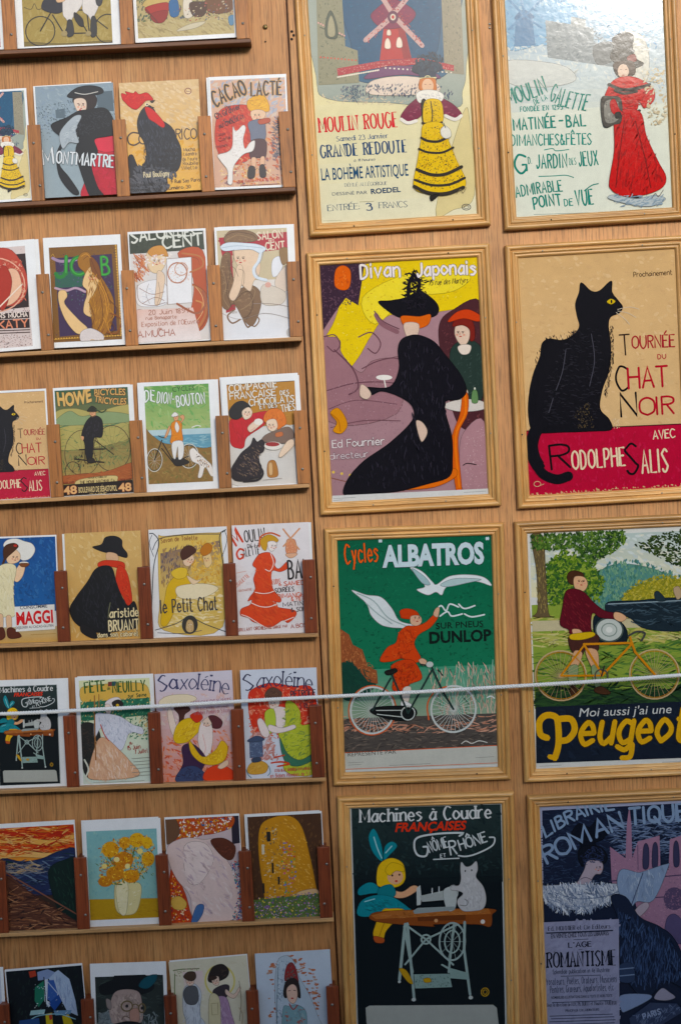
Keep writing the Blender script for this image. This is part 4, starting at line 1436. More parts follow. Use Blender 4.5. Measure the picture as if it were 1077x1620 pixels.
ART['23'] = '''
G d6b78a e0ac58 375,259 627,248 645,599 395,614
D 150 16 .4 dcbe94+ccaa7c+e2c8a0 378,262 626,252 632,400 385,420
D 80 16 .5 e6b864+d8a04c 390,430 635,420 642,598 398,610
O 8a5a50 2.5 594,286 10 9
L 8a5a50 1.5 588,286 600,288
S 4c3e38 5 438,420 418,418 404,432 408,452 424,458 440,450
O 4c3e38 4 452,438 13 16
T n 4c3e38 3.6 32 0 534,440 622,437|ORICO
F 24252b 448,345 470,330 488,345 500,370 540,398 556,430 572,468 572,510 560,540 530,560 520,608 398,613 410,560 405,500 420,490 440,530 462,500 455,450 438,420 434,380
D 200 14 .15 3a3c46+15161b+4a4e5a+2c2e36 440,380 490,370 560,440 565,510 520,560 450,580 455,440
D 90 16 .4 53545a+44464c+626064 405,580 440,520 560,540 520,606 400,610
F c62a2c 384,292 400,296 396,286 420,292 428,286 440,295 462,290 476,300 484,314 462,316 448,330 430,344 410,336 396,322 386,310
F c62a2c 458,338 476,340 500,362 520,390 514,402 490,386 470,372
D 40 5 .4 d84238+a81e24 390,296 470,298 450,330 410,330
E e8d8b8 464,328 6 6
E 1c1816 465,328 3 3
F 3a3028 474,318 490,314 482,324
F 3a3028 476,334 488,338 478,340
T n 221f20 2 12 0 518,482 566,478|Willette
T n 4c3c34 1.6 11 0 580,478 616,475|Mucha
T n 221f20 1.9 11 0 490,500 562,496|Steinlen Vogel
T n 5a4a3c 1.5 11 0 580,492 622,489|Léandre
T n 221f20 1.9 11 0 496,515 566,511|Huard Calbet
T n 5a4a3c 1.5 11 0 576,508 624,505|de Feure
T n 221f20 1.9 11 0 450,530 560,525|Döes Villon Wiboaf
T n 5a4a3c 1.5 11 0 578,522 626,519|Roubille
T n 221f20 1.9 11 0 448,545 560,540|Vrolick Burret Marin
T n 5a4a3c 1.5 11 0 572,536 624,533|Villette
T n e6d6b0 2.8 17 0 454,562 536,556|Paul Boutigny
T n 221f20 1.8 11 0 412,592 530,584|Rédacteur Administrateur
T n 4a3c30 1.8 11 0 540,580 632,572|9 Rue Say Paris
T n 221f20 1.6 10 0 414,608 516,600|Abonnement annuel
T n 4a3c30 1.8 10 0 524,601 604,594|Numéro 30
'''
ART['24'] = '''
B d0a890
D 120 16 .4 b8a8a8+8f9fb4+a8b0bc+d8c0a8 660,250 895,245 905,380 670,330
F c23a2a 690,350 740,330 790,340 800,420 790,500 730,520 690,480 678,420
D 150 12 .4 d4503a+b02e24+c86a4c+a82820 680,350 790,335 800,500 690,510
D 120 14 .4 d87a4a+c05a3c+e0a878+6a6470 850,370 905,370 912,560 800,585 700,580
D 60 14 .2 5a5c68+7a7078+44464e 860,380 908,400 908,500 860,500
D 60 10 .3 e8d0a8+d8a868 700,520 900,540 905,590 695,595
F dfa63a 778,320 800,302 830,300 848,330 846,350 815,352 785,346
D 30 7 .4 f0c050+c08a28 784,312 840,310 842,342 792,342
F e4c0a0 790,352 818,345 838,356 826,378 800,380
A 812,364 16 -.3
F 6a7080 782,390 800,378 830,376 838,400 836,440 796,446 790,420
F b05038 815,378 848,372 850,385 820,392
F 4a2c30 792,446 838,442 840,495 816,498 792,500
F e0b494 796,500 810,500 808,530 798,530
F e0b494 824,498 836,496 834,526 824,528
F 2a2224 788,528 806,528 806,560 786,562
F 2a2224 822,524 836,522 842,556 824,558
F e8e2da 735,400 745,415 766,395 775,405 768,440 775,470 790,450 805,445 800,475 775,485 758,500 740,530 738,580 724,580 722,540 700,510 690,490 720,480 735,460
D 30 7 .3 d0c4bc+f4f0ec 740,410 770,410 760,490 720,500 740,450
T n 2c2530/c8983c 7 48 6 676,338 780,296|CACAO
T n 2c2530/c8983c 7 42 2 788,302 888,298|LACTÉ
T n 2c2530 2 12 0 710,345 728,340|De
T n 2c2530 2.6 17 0 680,375 760,340|Ch.Gravier
T n 3a2830 2 10 0 706,388 760,366|Surfin
T n 3a2830 2.2 12 0 692,405 772,372|AU CHOCOLAT
T n 8a3a38 1.8 9 0 684,430 712,424|Cacao
T n 8a3a38 1.8 9 0 692,446 730,436|Café
T n 8a3a38 1.8 9 0 684,470 720,460|Primes
T n b8382c 2 9 0 752,580 884,568|USINE PANTIN 44 RUE DU CHEMIN
L 8a4a3a 1.5 762,588 885,580
'''
ART['31'] = '''
B d6c6c0
D 220 4 .5 5a3a34+a8948c+c8a8a0+8a6a62 -100,115 100,112 125,440 -95,455
O 8a4a3c 3 0,240 70 66
P 2c1c1c -95,155 88,140 92,310 -90,330
F b5483a -60,150 30,125 80,190 88,250 60,300 -20,310 -80,300
O e0a890 4 -10,240 90 85
D 150 8 .4 c8604a+e0a080+a83a30+d8b09c -70,170 70,160 85,290 -60,300
F e6b89a 0,230 30,190 60,200 70,260 40,300 0,300
F a8382c 0,200 20,180 40,230 20,310 0,310
S f0dcc8 4 0,310 40,270 70,240
P 30201e -60,335 92,325 93,345 -60,352
T n e8d8cc 3 14 0 -60,349 88,340|ALPHONS MUCHA
P 2a1a1a -60,353 93,348 94,376 -60,382
T n d88a6c 4.6 24 0 -6,380 90,372|KATY
L 4c3834 3 -60,388 94,382
L 4c3834 3 -60,396 94,390
D 80 4 .5 3a2a28+b89a90 -60,402 98,396 104,440 -60,448
'''
ART['32'] = '''
B 7a5428
D 170 4 .5 3c2a40+9c7038+5a3c30 138,108 376,100 396,412 160,428
P 3a2748 173,155 352,142 372,385 192,405
P 2f5a4c 172,200 260,195 262,245 175,250
D 100 5 .5 3f7a4c+2f5a48+4a3060+5a4a7a 175,160 350,145 360,300 180,330
S a088a0 9 165,155 190,165 230,162 270,150
S b89aa8 7 175,250 210,258 240,250 270,262
L 2f7a38 12 208,150 208,205
S 2f7a38 12 208,195 200,212 184,214 176,204
L 48a048 5 208,150 208,200
O 2f7a38 12 250,180 26 28
O 48a048 4 250,180 25 27
T n 2f7a38 13 56 0 318,208 348,206|B
T n 48a048 5 56 0 320,208 348,206|B
F 9c6a2c 245,160 256,140 275,136 288,150 300,190 330,230 360,290 356,360 330,400 300,392 290,340 276,290 270,210 255,190 248,180
F e3bf8c 290,180 308,196 312,230 300,262 284,300 292,340 268,330 268,300 278,262 262,240 270,205
F 7c4a22 285,150 310,175 320,220 300,215 288,190
D 90 16 .13 b8803a+804c1e+c8903f+94602a 280,190 330,235 360,300 350,390 300,390 285,330
A 296,214 18 -.5
L c89a50 2 150,120 365,110 384,400 172,414 150,120
L c89a50 1.5 160,150 166,142 172,152
K d8a858 26 2.6 146,118 364,106
K d8a858 26 2.6 172,412 384,400
K d8a858 34 2.6 148,130 168,400
K d8a858 34 2.6 364,116 386,394
S 5e3416 1.6 262,160 282,150 300,190 326,236 352,300
S 5e3416 1.6 284,300 300,340 292,380 312,398
S d89a4c 1.6 290,200 322,240 344,300 336,360
S d89a4c 1.6 300,220 330,270 338,330 320,384
S 5e3416 1.6 306,230 322,290 326,350 306,390
S d89a4c 1.6 256,150 272,142 286,156
S 5e3416 2 350,290 372,320 352,350 366,378 346,396
S b8803a 3 330,300 362,336 340,366 356,400
S 8a4f20 4 330,380 310,410 280,400 262,410
S 8a4f20 4 350,330 385,350 372,392 340,390
F e3bf8c 186,264 206,258 214,276 206,300 250,350 280,380 250,396 215,360 192,310
F d8cdc8 258,392 290,378 330,400 320,425 265,425
T n c89a50 2 9 0 290,424 340,420|Paris
'''
ART['33'] = '''
B d9d2cc
P 3a4034 405,80 640,68 645,128 408,142
D 80 8 .5 454c3e+2e342a 408,82 638,72 642,126 410,138
T n dcdcd0 6 34 5 412,108 552,92|SALON
T n dcdcd0 4 22 2 560,90 618,84|DES
T n dcdcd0 6 36 0 512,124 642,112|CENT
F b5583a 560,140 640,132 660,300 640,380 560,400 600,330 610,220
D 60 14 .2 c87850+a84a34+d8a880 420,150 470,140 480,200 425,230
F e2c8a4 462,140 480,125 510,122 528,140 524,170 505,200 480,200 465,175
F c88f50 465,135 485,118 515,118 530,150 505,145 480,150
D 34 6 .7 e8e2da+d8b0a8+f0ece6 455,150 540,140 542,172 460,180
F e8e6e6 432,250 460,230 500,225 530,250 525,300 470,310 435,300
D 20 12 .15 c4c8d0+f4f4f4 440,250 520,240 520,290 445,295
F e2c8ae 498,196 520,210 516,260 505,300 490,300 494,240
A 496,166 18 -.3
S 8a5a40 1.5 440,250 480,270 520,262
S 8a5a40 1.5 450,300 490,280 520,290
P e9e7e6 525,158 604,152 608,296 530,302
L 8a7060 1.5 525,158 604,152 608,296 530,302 525,158
O b07860 4 560,202 30 32
O c89880 3 572,190 20 20
D 40 3 .6 c08868+e0b8a0 530,170 596,165 598,235 534,240
S b5744a 7 610,240 645,270 650,330 620,380 570,392 545,360
S b5744a 5 575,140 630,150 640,180 600,200
S 8a4a30 1.6 570,148 620,156 630,178
S e0b888 2 618,246 640,280 640,326 612,366
S 6a3a28 1.6 424,150 440,180 430,210 444,230
S c87850 4 428,146 450,170 436,200 452,226
S 6a3a28 1.4 434,240 440,290 480,306 524,296
S 8a7a70 1.2 470,236 462,270 474,300
S 8a7a70 1.2 500,230 506,270 498,300
S 8a4a30 2.5 606,236 650,266 656,334 624,386 566,398
S c88a58 5 600,320 630,330 640,300 620,290
F c65a48 428,330 460,320 520,330 540,400 520,424 435,424
G e0c0b4 e4dcd8 424,320 610,312 640,420 426,430
T n a87868 2.4 15 0 470,336 600,328|20 Juin 1897
T n b08070 2 11 0 462,352 560,346|rue Bonaparte
T n b08070 2.2 15 0 450,374 630,362|Exposition de l'OEuvre
T n b08070 2 9 0 500,384 514,383|de
T n a87060 2.8 20 0 438,408 556,400|A.MUCHA
S a06048 7 560,300 620,330 650,300 640,260
'''
ART['34'] = '''
B c8b898
G ded6cc e0e2e6 680,230 928,220 935,405 695,418
P a82a38 688,90 912,72 914,125 700,150
P a03038 705,150 730,140 745,320 715,330
D 60 8 .4 b83a44+8e2430 690,92 905,75 912,122 700,145
T n e4d4bc 4 24 0 808,98 892,90|SALON
T n e4d4bc 2 8 0 846,106 864,104|DES
T n e4d4bc 4 22 0 836,130 898,124|CENT
F 7f6248 704,95 720,70 745,64 770,66 800,76 812,95 790,104 750,104 720,112
F 7a5c42 700,150 725,140 728,200 752,250 790,240 820,260 824,310 800,370 770,350 740,300 720,320 700,300 695,220
D 150 9 .2 8f7052+6a4c36+a08462 705,80 790,75 800,100 715,110 725,200 790,250 800,330 740,310 700,260 700,160
F e2c6aa 735,128 790,118 815,140 820,200 800,230 790,260 765,240 750,215 758,190 744,170
A 762,158 22 -.5
S 5a4030 2 720,160 735,220 760,280
S 5a4030 2 790,270 800,310 780,350
S 5a4030 2 712,200 722,260 742,300
F d8e0e6 694,118 720,105 780,108 812,112 838,125 820,140 790,128 740,130 706,132
S b8c4cc 2.5 698,122 750,116 830,124
S d8e0e6 9 822,134 815,165 800,190 808,215 840,225
F e2c6aa 748,180 766,186 760,250 740,290 724,276 736,236
F e4e4e6 860,160 880,150 892,175 880,205 862,215 856,190
F dccab8 870,220 900,180 925,180 926,240 895,262 872,250
F 8a6a44 880,130 905,124 910,160 890,176
S 7a5c42 5 740,320 720,340 735,362 760,350
S 7a5c42 5 780,330 800,350 785,375 770,350
F d4c8b8 830,240 900,262 890,300 830,300
E d8a898 846,240 10 9
S 4a3422 1.6 706,86 740,72 790,80 806,92
S a08462 1.6 712,98 750,82 800,96
S 4a3422 1.6 716,160 726,210 716,260 732,310
S a08462 1.6 700,190 714,240 706,280 724,312
S 4a3422 1.6 744,290 776,260 800,280 790,330 770,346
S a08462 1.6 760,320 790,300 806,262 796,250
S 7a5c42 4 800,330 820,350 806,372 790,360
S 6a5a50 1.4 736,128 736,160 730,178 742,190 752,214
S 6a5a50 1.2 752,190 770,200 766,250 742,290
S 8a98a4 1.5 830,130 824,160 806,190 816,216
S 8a7a70 1.2 700,330 760,350 840,330 930,350
S 9a8a80 1.5 800,300 860,300 930,312
T n 9a9088 1.4 9 0 730,332 750,330|Mucha
E b8b4b0 918,390 12 14
'''
ART['42'] = '''
G 2f5640 b89c60 165,566 410,553 430,899 190,912
D 200 14 .25 8a8a58+a09860+6a7c50+4f6c4a 172,640 418,630 426,800 184,830
F b0a468 170,650 230,630 300,640 420,620 422,720 180,760
D 80 14 .12 8a9458+5c7a54+c0b070 175,670 420,650 424,740 180,770
S 5c7a58 4 190,690 240,680 330,686 400,668
F 8a9a70 180,664 220,638 260,655 330,640 412,650 412,672 180,684
W 5a4a34 2.6 18 355,756 58 72
W 5a4a34 2 14 262,770 56 72
W 4a3a2a 2.4 10 232,828 24 30
L 2c2620 4 252,760 330,758
L 2c2620 4 240,790 330,800
L 2c2620 3 300,730 360,775
L 2c2620 3 270,730 270,800
D 40 5 .4 2a241e+4a3a2a 235,780 300,770 330,810 240,820
F 1f1d20 272,672 296,652 320,662 326,690 322,720 300,722 296,745 292,790 276,792 268,740 258,715
D 30 8 .25 34323a+100f12 275,670 318,668 300,720 268,720
F d2a078 284,636 300,636 302,652 288,656
F 2a2c22 276,636 290,622 306,632 304,640 280,640
S 3a4a34 4 304,634 322,642 336,634
F d2a078 256,718 266,720 262,732
F 2a2420 280,788 298,788 300,800 280,802
S 8a6040 3 190,850 270,835 350,838 420,800
F a8603c 190,845 330,830 425,800 428,850 195,868
D 40 12 .15 b87048+8a5030 195,850 420,815 425,845 200,862
T b d8b070/3a2418 0.045 42 -6 184,620 288,606|HOWE
T b d0a468/3a2418 0.025 21 2 298,590 396,588|BICYCLES
T b d0a468/3a2418 0.025 21 -4 298,608 398,617|TRICYCLES
F d2bc84 246,858 300,846 366,842 372,856 360,870 252,874
T n 4a3424 1.6 9 0 254,868 364,861|THE HOWE MACHINE Co
T n 4a3424 1.2 5 0 280,852 340,848|MANUFACTURED BY
T n 6a2c20 1.2 5 0 200,868 238,864|TRADE MARK
T n 6a2c20 1.2 5 0 380,858 416,855|TRADE MARK
P 241a16 200,872 424,855 428,898 205,908
T b e0b07c/6a2c20 0.03 26 0 206,902 246,898|48
T b e0b07c/6a2c20 0.03 26 0 378,892 416,889|48
T b d8c08c 0.02 18 0 252,896 372,889|BOULEVARD DE SÉBASTOPOL
T n d8c08c 1.4 6 0 286,906 340,901|PARIS
A 292,645 9 -.3
S 3a2a20 2 286,652 292,656 300,652
'''
ART['43'] = '''
G 5c9a50 b4bc80 429,550 674,538 690,720 445,735
D 90 20 .2 6aa45c+8cb070+a8bc80 440,560 670,550 675,690 445,710
P b8cdd0 445,700 690,690 692,720 447,722
P 6a9cae 447,718 692,708 694,790 450,790
D 50 18 .1 80b0bc+5a8ca0+a8c8cc 500,720 690,710 690,750 560,760
F 8d6e42 448,700 480,715 520,740 580,745 640,755 700,760 700,890 450,890
D 160 12 .3 9a7c4a+7a6038+6a6a3a+a88a58 450,720 530,750 690,770 690,885 455,885
W d4d0c0 2.6 12 490,793 24 36
O 3a3228 2 490,793 22 33
W d4d0c0 2.6 12 598,780 30 38
O 3a3228 2 598,780 28 35
L 2c2824 3.5 490,793 512,730
L 2c2824 3.5 515,740 552,800
L 2c2824 3.5 512,756 550,802
L 2c2824 3 552,800 598,780
S 2c2824 3 500,716 515,722 528,718
F 2a2624 545,790 570,785 600,800 560,812
F d8852e 540,680 556,668 572,674 574,700 576,735 540,740 542,710
D 16 6 .3 e89838+c07020 544,676 570,676 572,732 545,735
F e8e0d4 556,672 566,690 560,706 552,690
F d8a078 548,650 560,648 562,664 550,668
F e8e4dc 540,654 550,642 562,650 552,656
F d8a078 572,675 582,660 576,650 566,656 574,664 568,674
F d8a078 538,690 528,718 520,722 532,688
F e6e2dc 545,738 578,735 580,780 566,790 562,750 556,788 548,780
F ece4da 600,765 612,755 628,770 650,790 670,810 676,840 668,842 650,815 640,845 628,846 632,810 608,795
D 24 5 .4 3a3028+c89a70 606,765 640,785 668,815 640,815
S e8e8e0 2.5 605,690 620,684 634,686
T b 2c4a2c 0 16 0 542,578 612,572|CYCLES
T n e8ece4/3c5a3c 4.2 34 6 454,612 488,610|DE
T n e8ece4/3c5a3c 4.6 34 0 492,612 548,616|DION-
T n e8ece4/3c5a3c 4.6 34 2 556,626 648,614|BOUTON
L 8a8a84 1 600,880 670,876
A 555,657 8 -.3
'''
ART['44'] = '''
B e6e2da
P b5803a 714,556 936,544 940,680 724,700
D 90 10 .4 c08c44+a87430 716,558 934,548 938,670 726,690
L 2c2420 2 713,556 934,543 940,640
F d9d4cc 730,720 940,690 950,860 735,870
T n e8e0d0/5a3818 3.8 22 2 722,580 876,562|COMPAGNIE
T n e8e0d0/5a3818 3.4 20 0 724,602 872,588|FRANÇAISE
T n e8e0d0/5a3818 2.4 13 0 884,588 914,584|DES
T n e8e0d0/5a3818 3.4 20 0 786,622 930,608|CHOCOLATS
T n e8e0d0/5a3818 2.4 13 0 820,632 876,625|ET DES
T n e8e0d0/5a3818 3.6 22 0 888,642 934,634|THÉS
F be2030 724,670 760,660 800,645 850,640 836,680 780,720 770,752 752,756 728,740
D 40 12 .25 cc3040+a81828 728,672 840,645 780,720 755,750
F 1b191c 722,640 740,614 765,606 786,618 790,632 770,650 750,664 730,660
F e8d0b8 764,640 784,626 796,640 790,658 772,664
F e8d0b8 782,690 800,672 822,664 828,676 800,700 788,704
E ece4d8 816,672 14 10
F d8773a 832,660 846,636 874,630 896,645 904,676 888,690 876,700 870,670 840,676
D 30 9 .2 e88c48+b85c28 838,650 880,636 898,680 850,670
F ecd2b8 842,670 868,664 876,688 862,702 846,694
F 7a6458 836,715 870,700 910,688 928,710 920,730 896,740 830,735
F ecd2b8 905,735 924,728 928,745 890,782 880,776
F c07048 870,708 890,704 892,716 872,720
F 241d22 742,800 762,770 790,746 800,722 812,735 826,728 836,742 832,765 818,776 820,800 826,815 822,845 800,852 760,860 735,850 732,820
D 60 9 .3 6a5446+453840+8a7460+120e12 745,800 800,750 826,740 818,800 815,840 745,850
S 241d22 7 822,815 830,835 815,855 770,860
E e8e0d4 862,748 28 13
E 9c3434 860,743 22 7
F b07840 846,800 868,796 878,838 862,848 844,842
F d8b080 848,806 858,802 860,836 850,838
L 6a4a30 1 830,856 890,850
A 779,644 14 .3
A 857,684 15 -.2
S d8a098 2 792,700 806,690
'''
ART['51'] = '''
G 1d4c86 2a5f98 -70,101 176,92 190,330 -60,340
D 120 14 .4 2a5a94+184478+3a6ca0 40,100 172,96 180,310 50,320
G c8b48c c89a54 -60,385 190,378 195,432 -52,441
F e8e4da 12,130 20,110 50,104 75,112 100,120 110,140 96,165 70,172 50,150
F ecc8a4 20,150 40,135 62,150 62,172 44,182 24,178
F 4a2c1c 10,140 20,124 44,118 58,128 44,144 26,160 14,172
S 4a2c1c 7 16,165 8,195 12,235
E b83a30 48,126 6 4
F ecc8a4 50,205 62,185 75,178 80,190 72,222 56,240 44,230
E ece4d4 76,182 15 6
F 7a4a2c 62,182 92,182 84,192 68,192
A 46,164 15 .4
F e8dcb4 0,190 30,182 52,196 44,250 46,300 50,345 20,350 -10,340 -10,220
D 40 12 .15 f0e8c8+d0c098 0,195 48,200 44,335 0,335
F e2ba96 22,350 38,348 40,392 28,396
F e2ba96 -2,345 12,345 12,392 0,396
F 5a2c1e -4,388 14,384 20,412 0,422
F 5a2c1e 26,388 44,384 72,410 44,418 28,412
P e9e5dc 48,318 174,310 178,388 54,396
T b 3a3a46 0.015 11 0 66,326 152,320|CONSOMME
T b d02c30 0.035 40 0 57,374 170,366|MAGGI
T b 3a3a46 0.01 8 0 54,388 172,380|DEJEUNER AU CACAO-GLUTEN
L a8803c 1.5 100,406 180,402
'''
ART['52'] = '''
G d2ae74 cda060 200,88 440,79 462,423 222,433
D 140 16 .4 d8b67e+c8a268+dcbe8a 204,92 438,84 456,410 226,425
F 1a1a1e 290,130 318,122 330,100 360,96 382,108 385,130 400,150 398,164 372,158 340,150 312,142
F d8b08c 336,148 366,152 372,172 350,182 336,172
F c8402a 308,182 330,172 372,174 392,182 390,200 350,192 316,196
F c8402a 372,190 398,205 414,260 418,305 404,312 386,280 366,250
D 20 10 .2 d8563a+a83220 380,200 405,230 412,300 385,260
F 17171a 305,196 350,192 368,240 384,280 405,314 425,300 436,330 436,380 400,390 320,400 250,376 222,330 240,290 276,240
D 130 18 .12 24242a+0d0d10+2e2e34 300,205 350,200 380,290 430,320 425,375 300,385 235,330
F 1c1a1c 262,372 300,390 312,415 290,415 260,396
F 1c1a1c 320,396 350,398 352,410 330,412
T n ead8ac/2a221c 3.6 26 0 348,352 442,346|aristide
T n ead8ac/2a221c 4.6 32 0 346,394 444,388|BRUANT
T n ead8ac/2a221c 2.6 14 0 312,414 442,408|dans son cabaret
S 6a6a50 3 350,305 346,330 345,352
'''
ART['53'] = '''
B e6e4e2
F d8b86c 498,110 520,96 680,86 696,110 706,380 520,392 505,300
G 8a7060 d8b870 505,150 690,110 700,220 508,260
D 90 12 .3 6a5a5c+4a4a60+9a7a58+b89450 508,140 600,120 605,230 510,250
D 130 12 .35 d8a850+c48a3c+e8c878+e0b860 600,110 690,110 700,250 600,240
D 100 16 .3 e6d098+dcc080+f0e0b8 540,250 700,240 702,370 530,385
T n 8a5838 2.4 14 2 506,118 622,108|Savon de Toilette
F d8b040 520,300 530,250 556,220 590,210 600,250 560,280 552,330 530,375 510,370
F e0bc54 540,210 565,195 590,200 585,225 556,230
F e8c8a8 578,158 600,150 612,170 596,190 580,184
F 4a2a20 568,150 580,130 602,126 618,142 604,156 586,168 574,170
F e4c490 640,160 660,150 668,180 650,195
F b8742c 630,140 650,118 668,130 660,150 640,158
A 598,172 13 .3
A 652,168 12 -.3
F ecdcb8 560,255 640,245 690,260 640,290 570,290
F e8cca8 590,220 620,235 640,228 610,248
S 3a4044 3 480,395 484,200 500,120 484,90 470,88
S 3a4044 3 722,395 705,200 690,100 710,76 700,84
S 3a4044 2.5 480,140 500,105 560,94 620,90 690,90
S 3a4044 2.5 492,392 560,370 600,350 650,372 716,396
S 4a5054 2 484,160 470,120 478,92
S 4a5054 2 700,160 714,110 706,80
S 4a5054 2 500,400 580,402 640,392
T n 3e3a3c 4.4 40 0 508,338 690,326|le Petit Chat
F 38342e 578,376 590,350 610,348 624,370 616,398 590,400
O 3a4044 2.6 602,374 24 28
F c8a878 590,388 592,366 600,358 612,366 614,392 600,398
D 16 3 .4 6a4c34+e8dcc8 592,366 612,366 612,392 594,394
L b8904c 1.5 650,354 694,348
L b8904c 1.5 656,362 696,356
'''
ART['54'] = '''
B e6dfdd
D 60 16 .5 e9e2e0+e2d9d6 740,80 960,70 985,390 760,400
T n cf4a2c 7.5 50 0 740,128 766,112|M
T n 2e2826 4.4 36 0 770,116 836,106|OULIN
T n 4a3c38 2 12 0 778,134 818,130|DE LA
T n cf4a2c 6 30 0 742,166 768,168|G
T n 2e2826 3.4 28 0 766,162 820,152|ALETTE
F d84f2c 822,150 850,148 868,170 866,188 880,198 905,176 908,196 884,208 858,206 858,250 870,272 888,292 884,304 860,300 876,318 930,328 936,345 912,368 896,360 870,376 850,384 824,372 800,364 786,352 762,344 764,324 790,312 796,296 784,300 790,286 806,262 800,230 808,200 796,186 808,162
D 70 14 .25 e0603a+c84424 815,160 860,160 855,250 880,320 920,345 850,375 790,340 806,250
S f0dcd0 2.5 806,272 830,276 850,274 866,268
S f0dcd0 2.5 788,302 820,316 850,318 882,306
S f0dcd0 2.5 764,342 790,352 830,376 856,384 896,364 930,350
S f0dcd0 2.5 852,150 862,180 852,205 836,200
F c89a40 818,110 840,92 862,96 876,110 862,118 845,112 838,140 826,136
S c8603c 5 816,130 820,98 850,86 880,96
F f0e4dc 842,116 862,112 872,124 860,142 848,140
A 860,128 13 .4
F d8906c 902,110 918,104 930,112 934,148 902,150
L d49a74 5 890,74 942,138
L d49a74 5 942,72 892,128
D 20 4 .4 c07850+e8b898 902,108 930,108 934,146 902,148
F e0b090 900,152 936,150 926,162 910,164
T n 2a2426 6 56 0 908,230 978,224|BAL
T n cf5a3c 2.4 15 0 854,248 886,244|JEUDIS
T n cf5a3c 1.6 8 0 880,252 890,250|&
T n cf5a3c 2.4 13 0 896,252 978,246|SAMEDIS
T n 4a3c3c 2.4 14 0 868,274 930,268|SOIRÉES
T n cf5a3c 2.4 14 0 876,292 985,284|DIMANCHES
T n cf5a3c 2.2 13 0 920,300 980,294|& FÊTES
T n 4a3c3c 2.2 13 0 894,318 985,310|MATINÉE
T n 4a3c3c 2.2 13 0 920,334 988,328|& SOIRÉE
T n d8826c 1.6 12 0 744,262 788,222|ROSALETTE
L d8a090 1.6 746,212 776,206
T n c88a7c 1.6 7 0 752,272 796,266|MONTMARTRE
T n a85a4c 2 10 0 754,396 862,386|BRILLANT ORCHESTRE
T n a85a4c 1.8 8 0 866,386 910,382|DIRIGÉ PAR
T n a85a4c 2 12 0 920,386 985,378|A.BOSC
'''
ART['62'] = '''
G dcdcb0 d0dcd0 232,543 474,534 495,877 258,888
F d8b060 250,580 300,566 440,560 470,590 460,620 280,630
P 2f6a50 252,620 470,606 474,660 256,680
D 190 8 .4 2f6a50+4a8a68+24503f+6aa07c+d8b878 254,615 470,605 474,740 380,730 340,650 258,690
F 2a2a28 256,690 300,690 320,740 300,800 300,860 270,840 258,760
D 50 10 .25 3a3836+1a1a1a+4a3a34 258,700 300,700 300,830 265,830
F e2d8d4 330,625 345,610 372,605 384,625 376,640 350,636
F 2a2420 352,622 372,612 388,624 382,640 364,640
E d8b048 370,630 5 5
F ecd4c4 330,630 345,628 350,650 338,660
F d8d8e0 300,660 330,655 380,665 420,690 450,700 450,720 410,716 385,770 340,740 320,700 300,730
D 60 12 .2 c0c4d0+ececf0+a8b0c0 305,665 380,670 440,700 380,750 330,730
F dcae8c 310,740 340,735 380,770 410,800 440,850 300,862 285,830
D 100 22 .15 e8c4a4+d09c7c+e0b494+f0d8c4 310,745 370,765 440,850 295,860
S c05040 3 318,690 330,720 345,740
S 9a6a40 4 296,600 300,700 306,800
L 9a6a40 3 310,596 312,650
S d8d8c8 5 270,800 284,830 276,860 300,880
P 7a3a34 338,557 350,556 350,570 338,571
P 2f5060 350,556 362,555 362,569 350,570
T n 2e5a2e 5 33 0 264,592 332,584|FÊTE
T n 2e5a2e 2 10 0 336,582 346,581|de
T n 2e5a2e 4.8 32 0 352,590 458,584|NEUILLY
T n 2e4a2e 2.4 11 0 402,606 462,602|sur Seine
T n a03a34 2 9 0 410,752 420,751|du
T n a03a34 3 13 0 404,770 446,764|15 Juin
T n a03a34 3 13 0 428,782 470,776|7 Juillet
L 8a8a80 1.6 418,796 474,792
L 8a8a80 1.6 424,806 476,802
L 8a8a80 1.6 414,817 478,812
L 8a8a80 1.6 424,828 480,823
L 8a8a80 1.6 420,840 480,835
L 8a8a80 1.6 428,850 482,846
L 9a9a90 1.4 300,872 460,864
A 342,642 12 -.2
'''
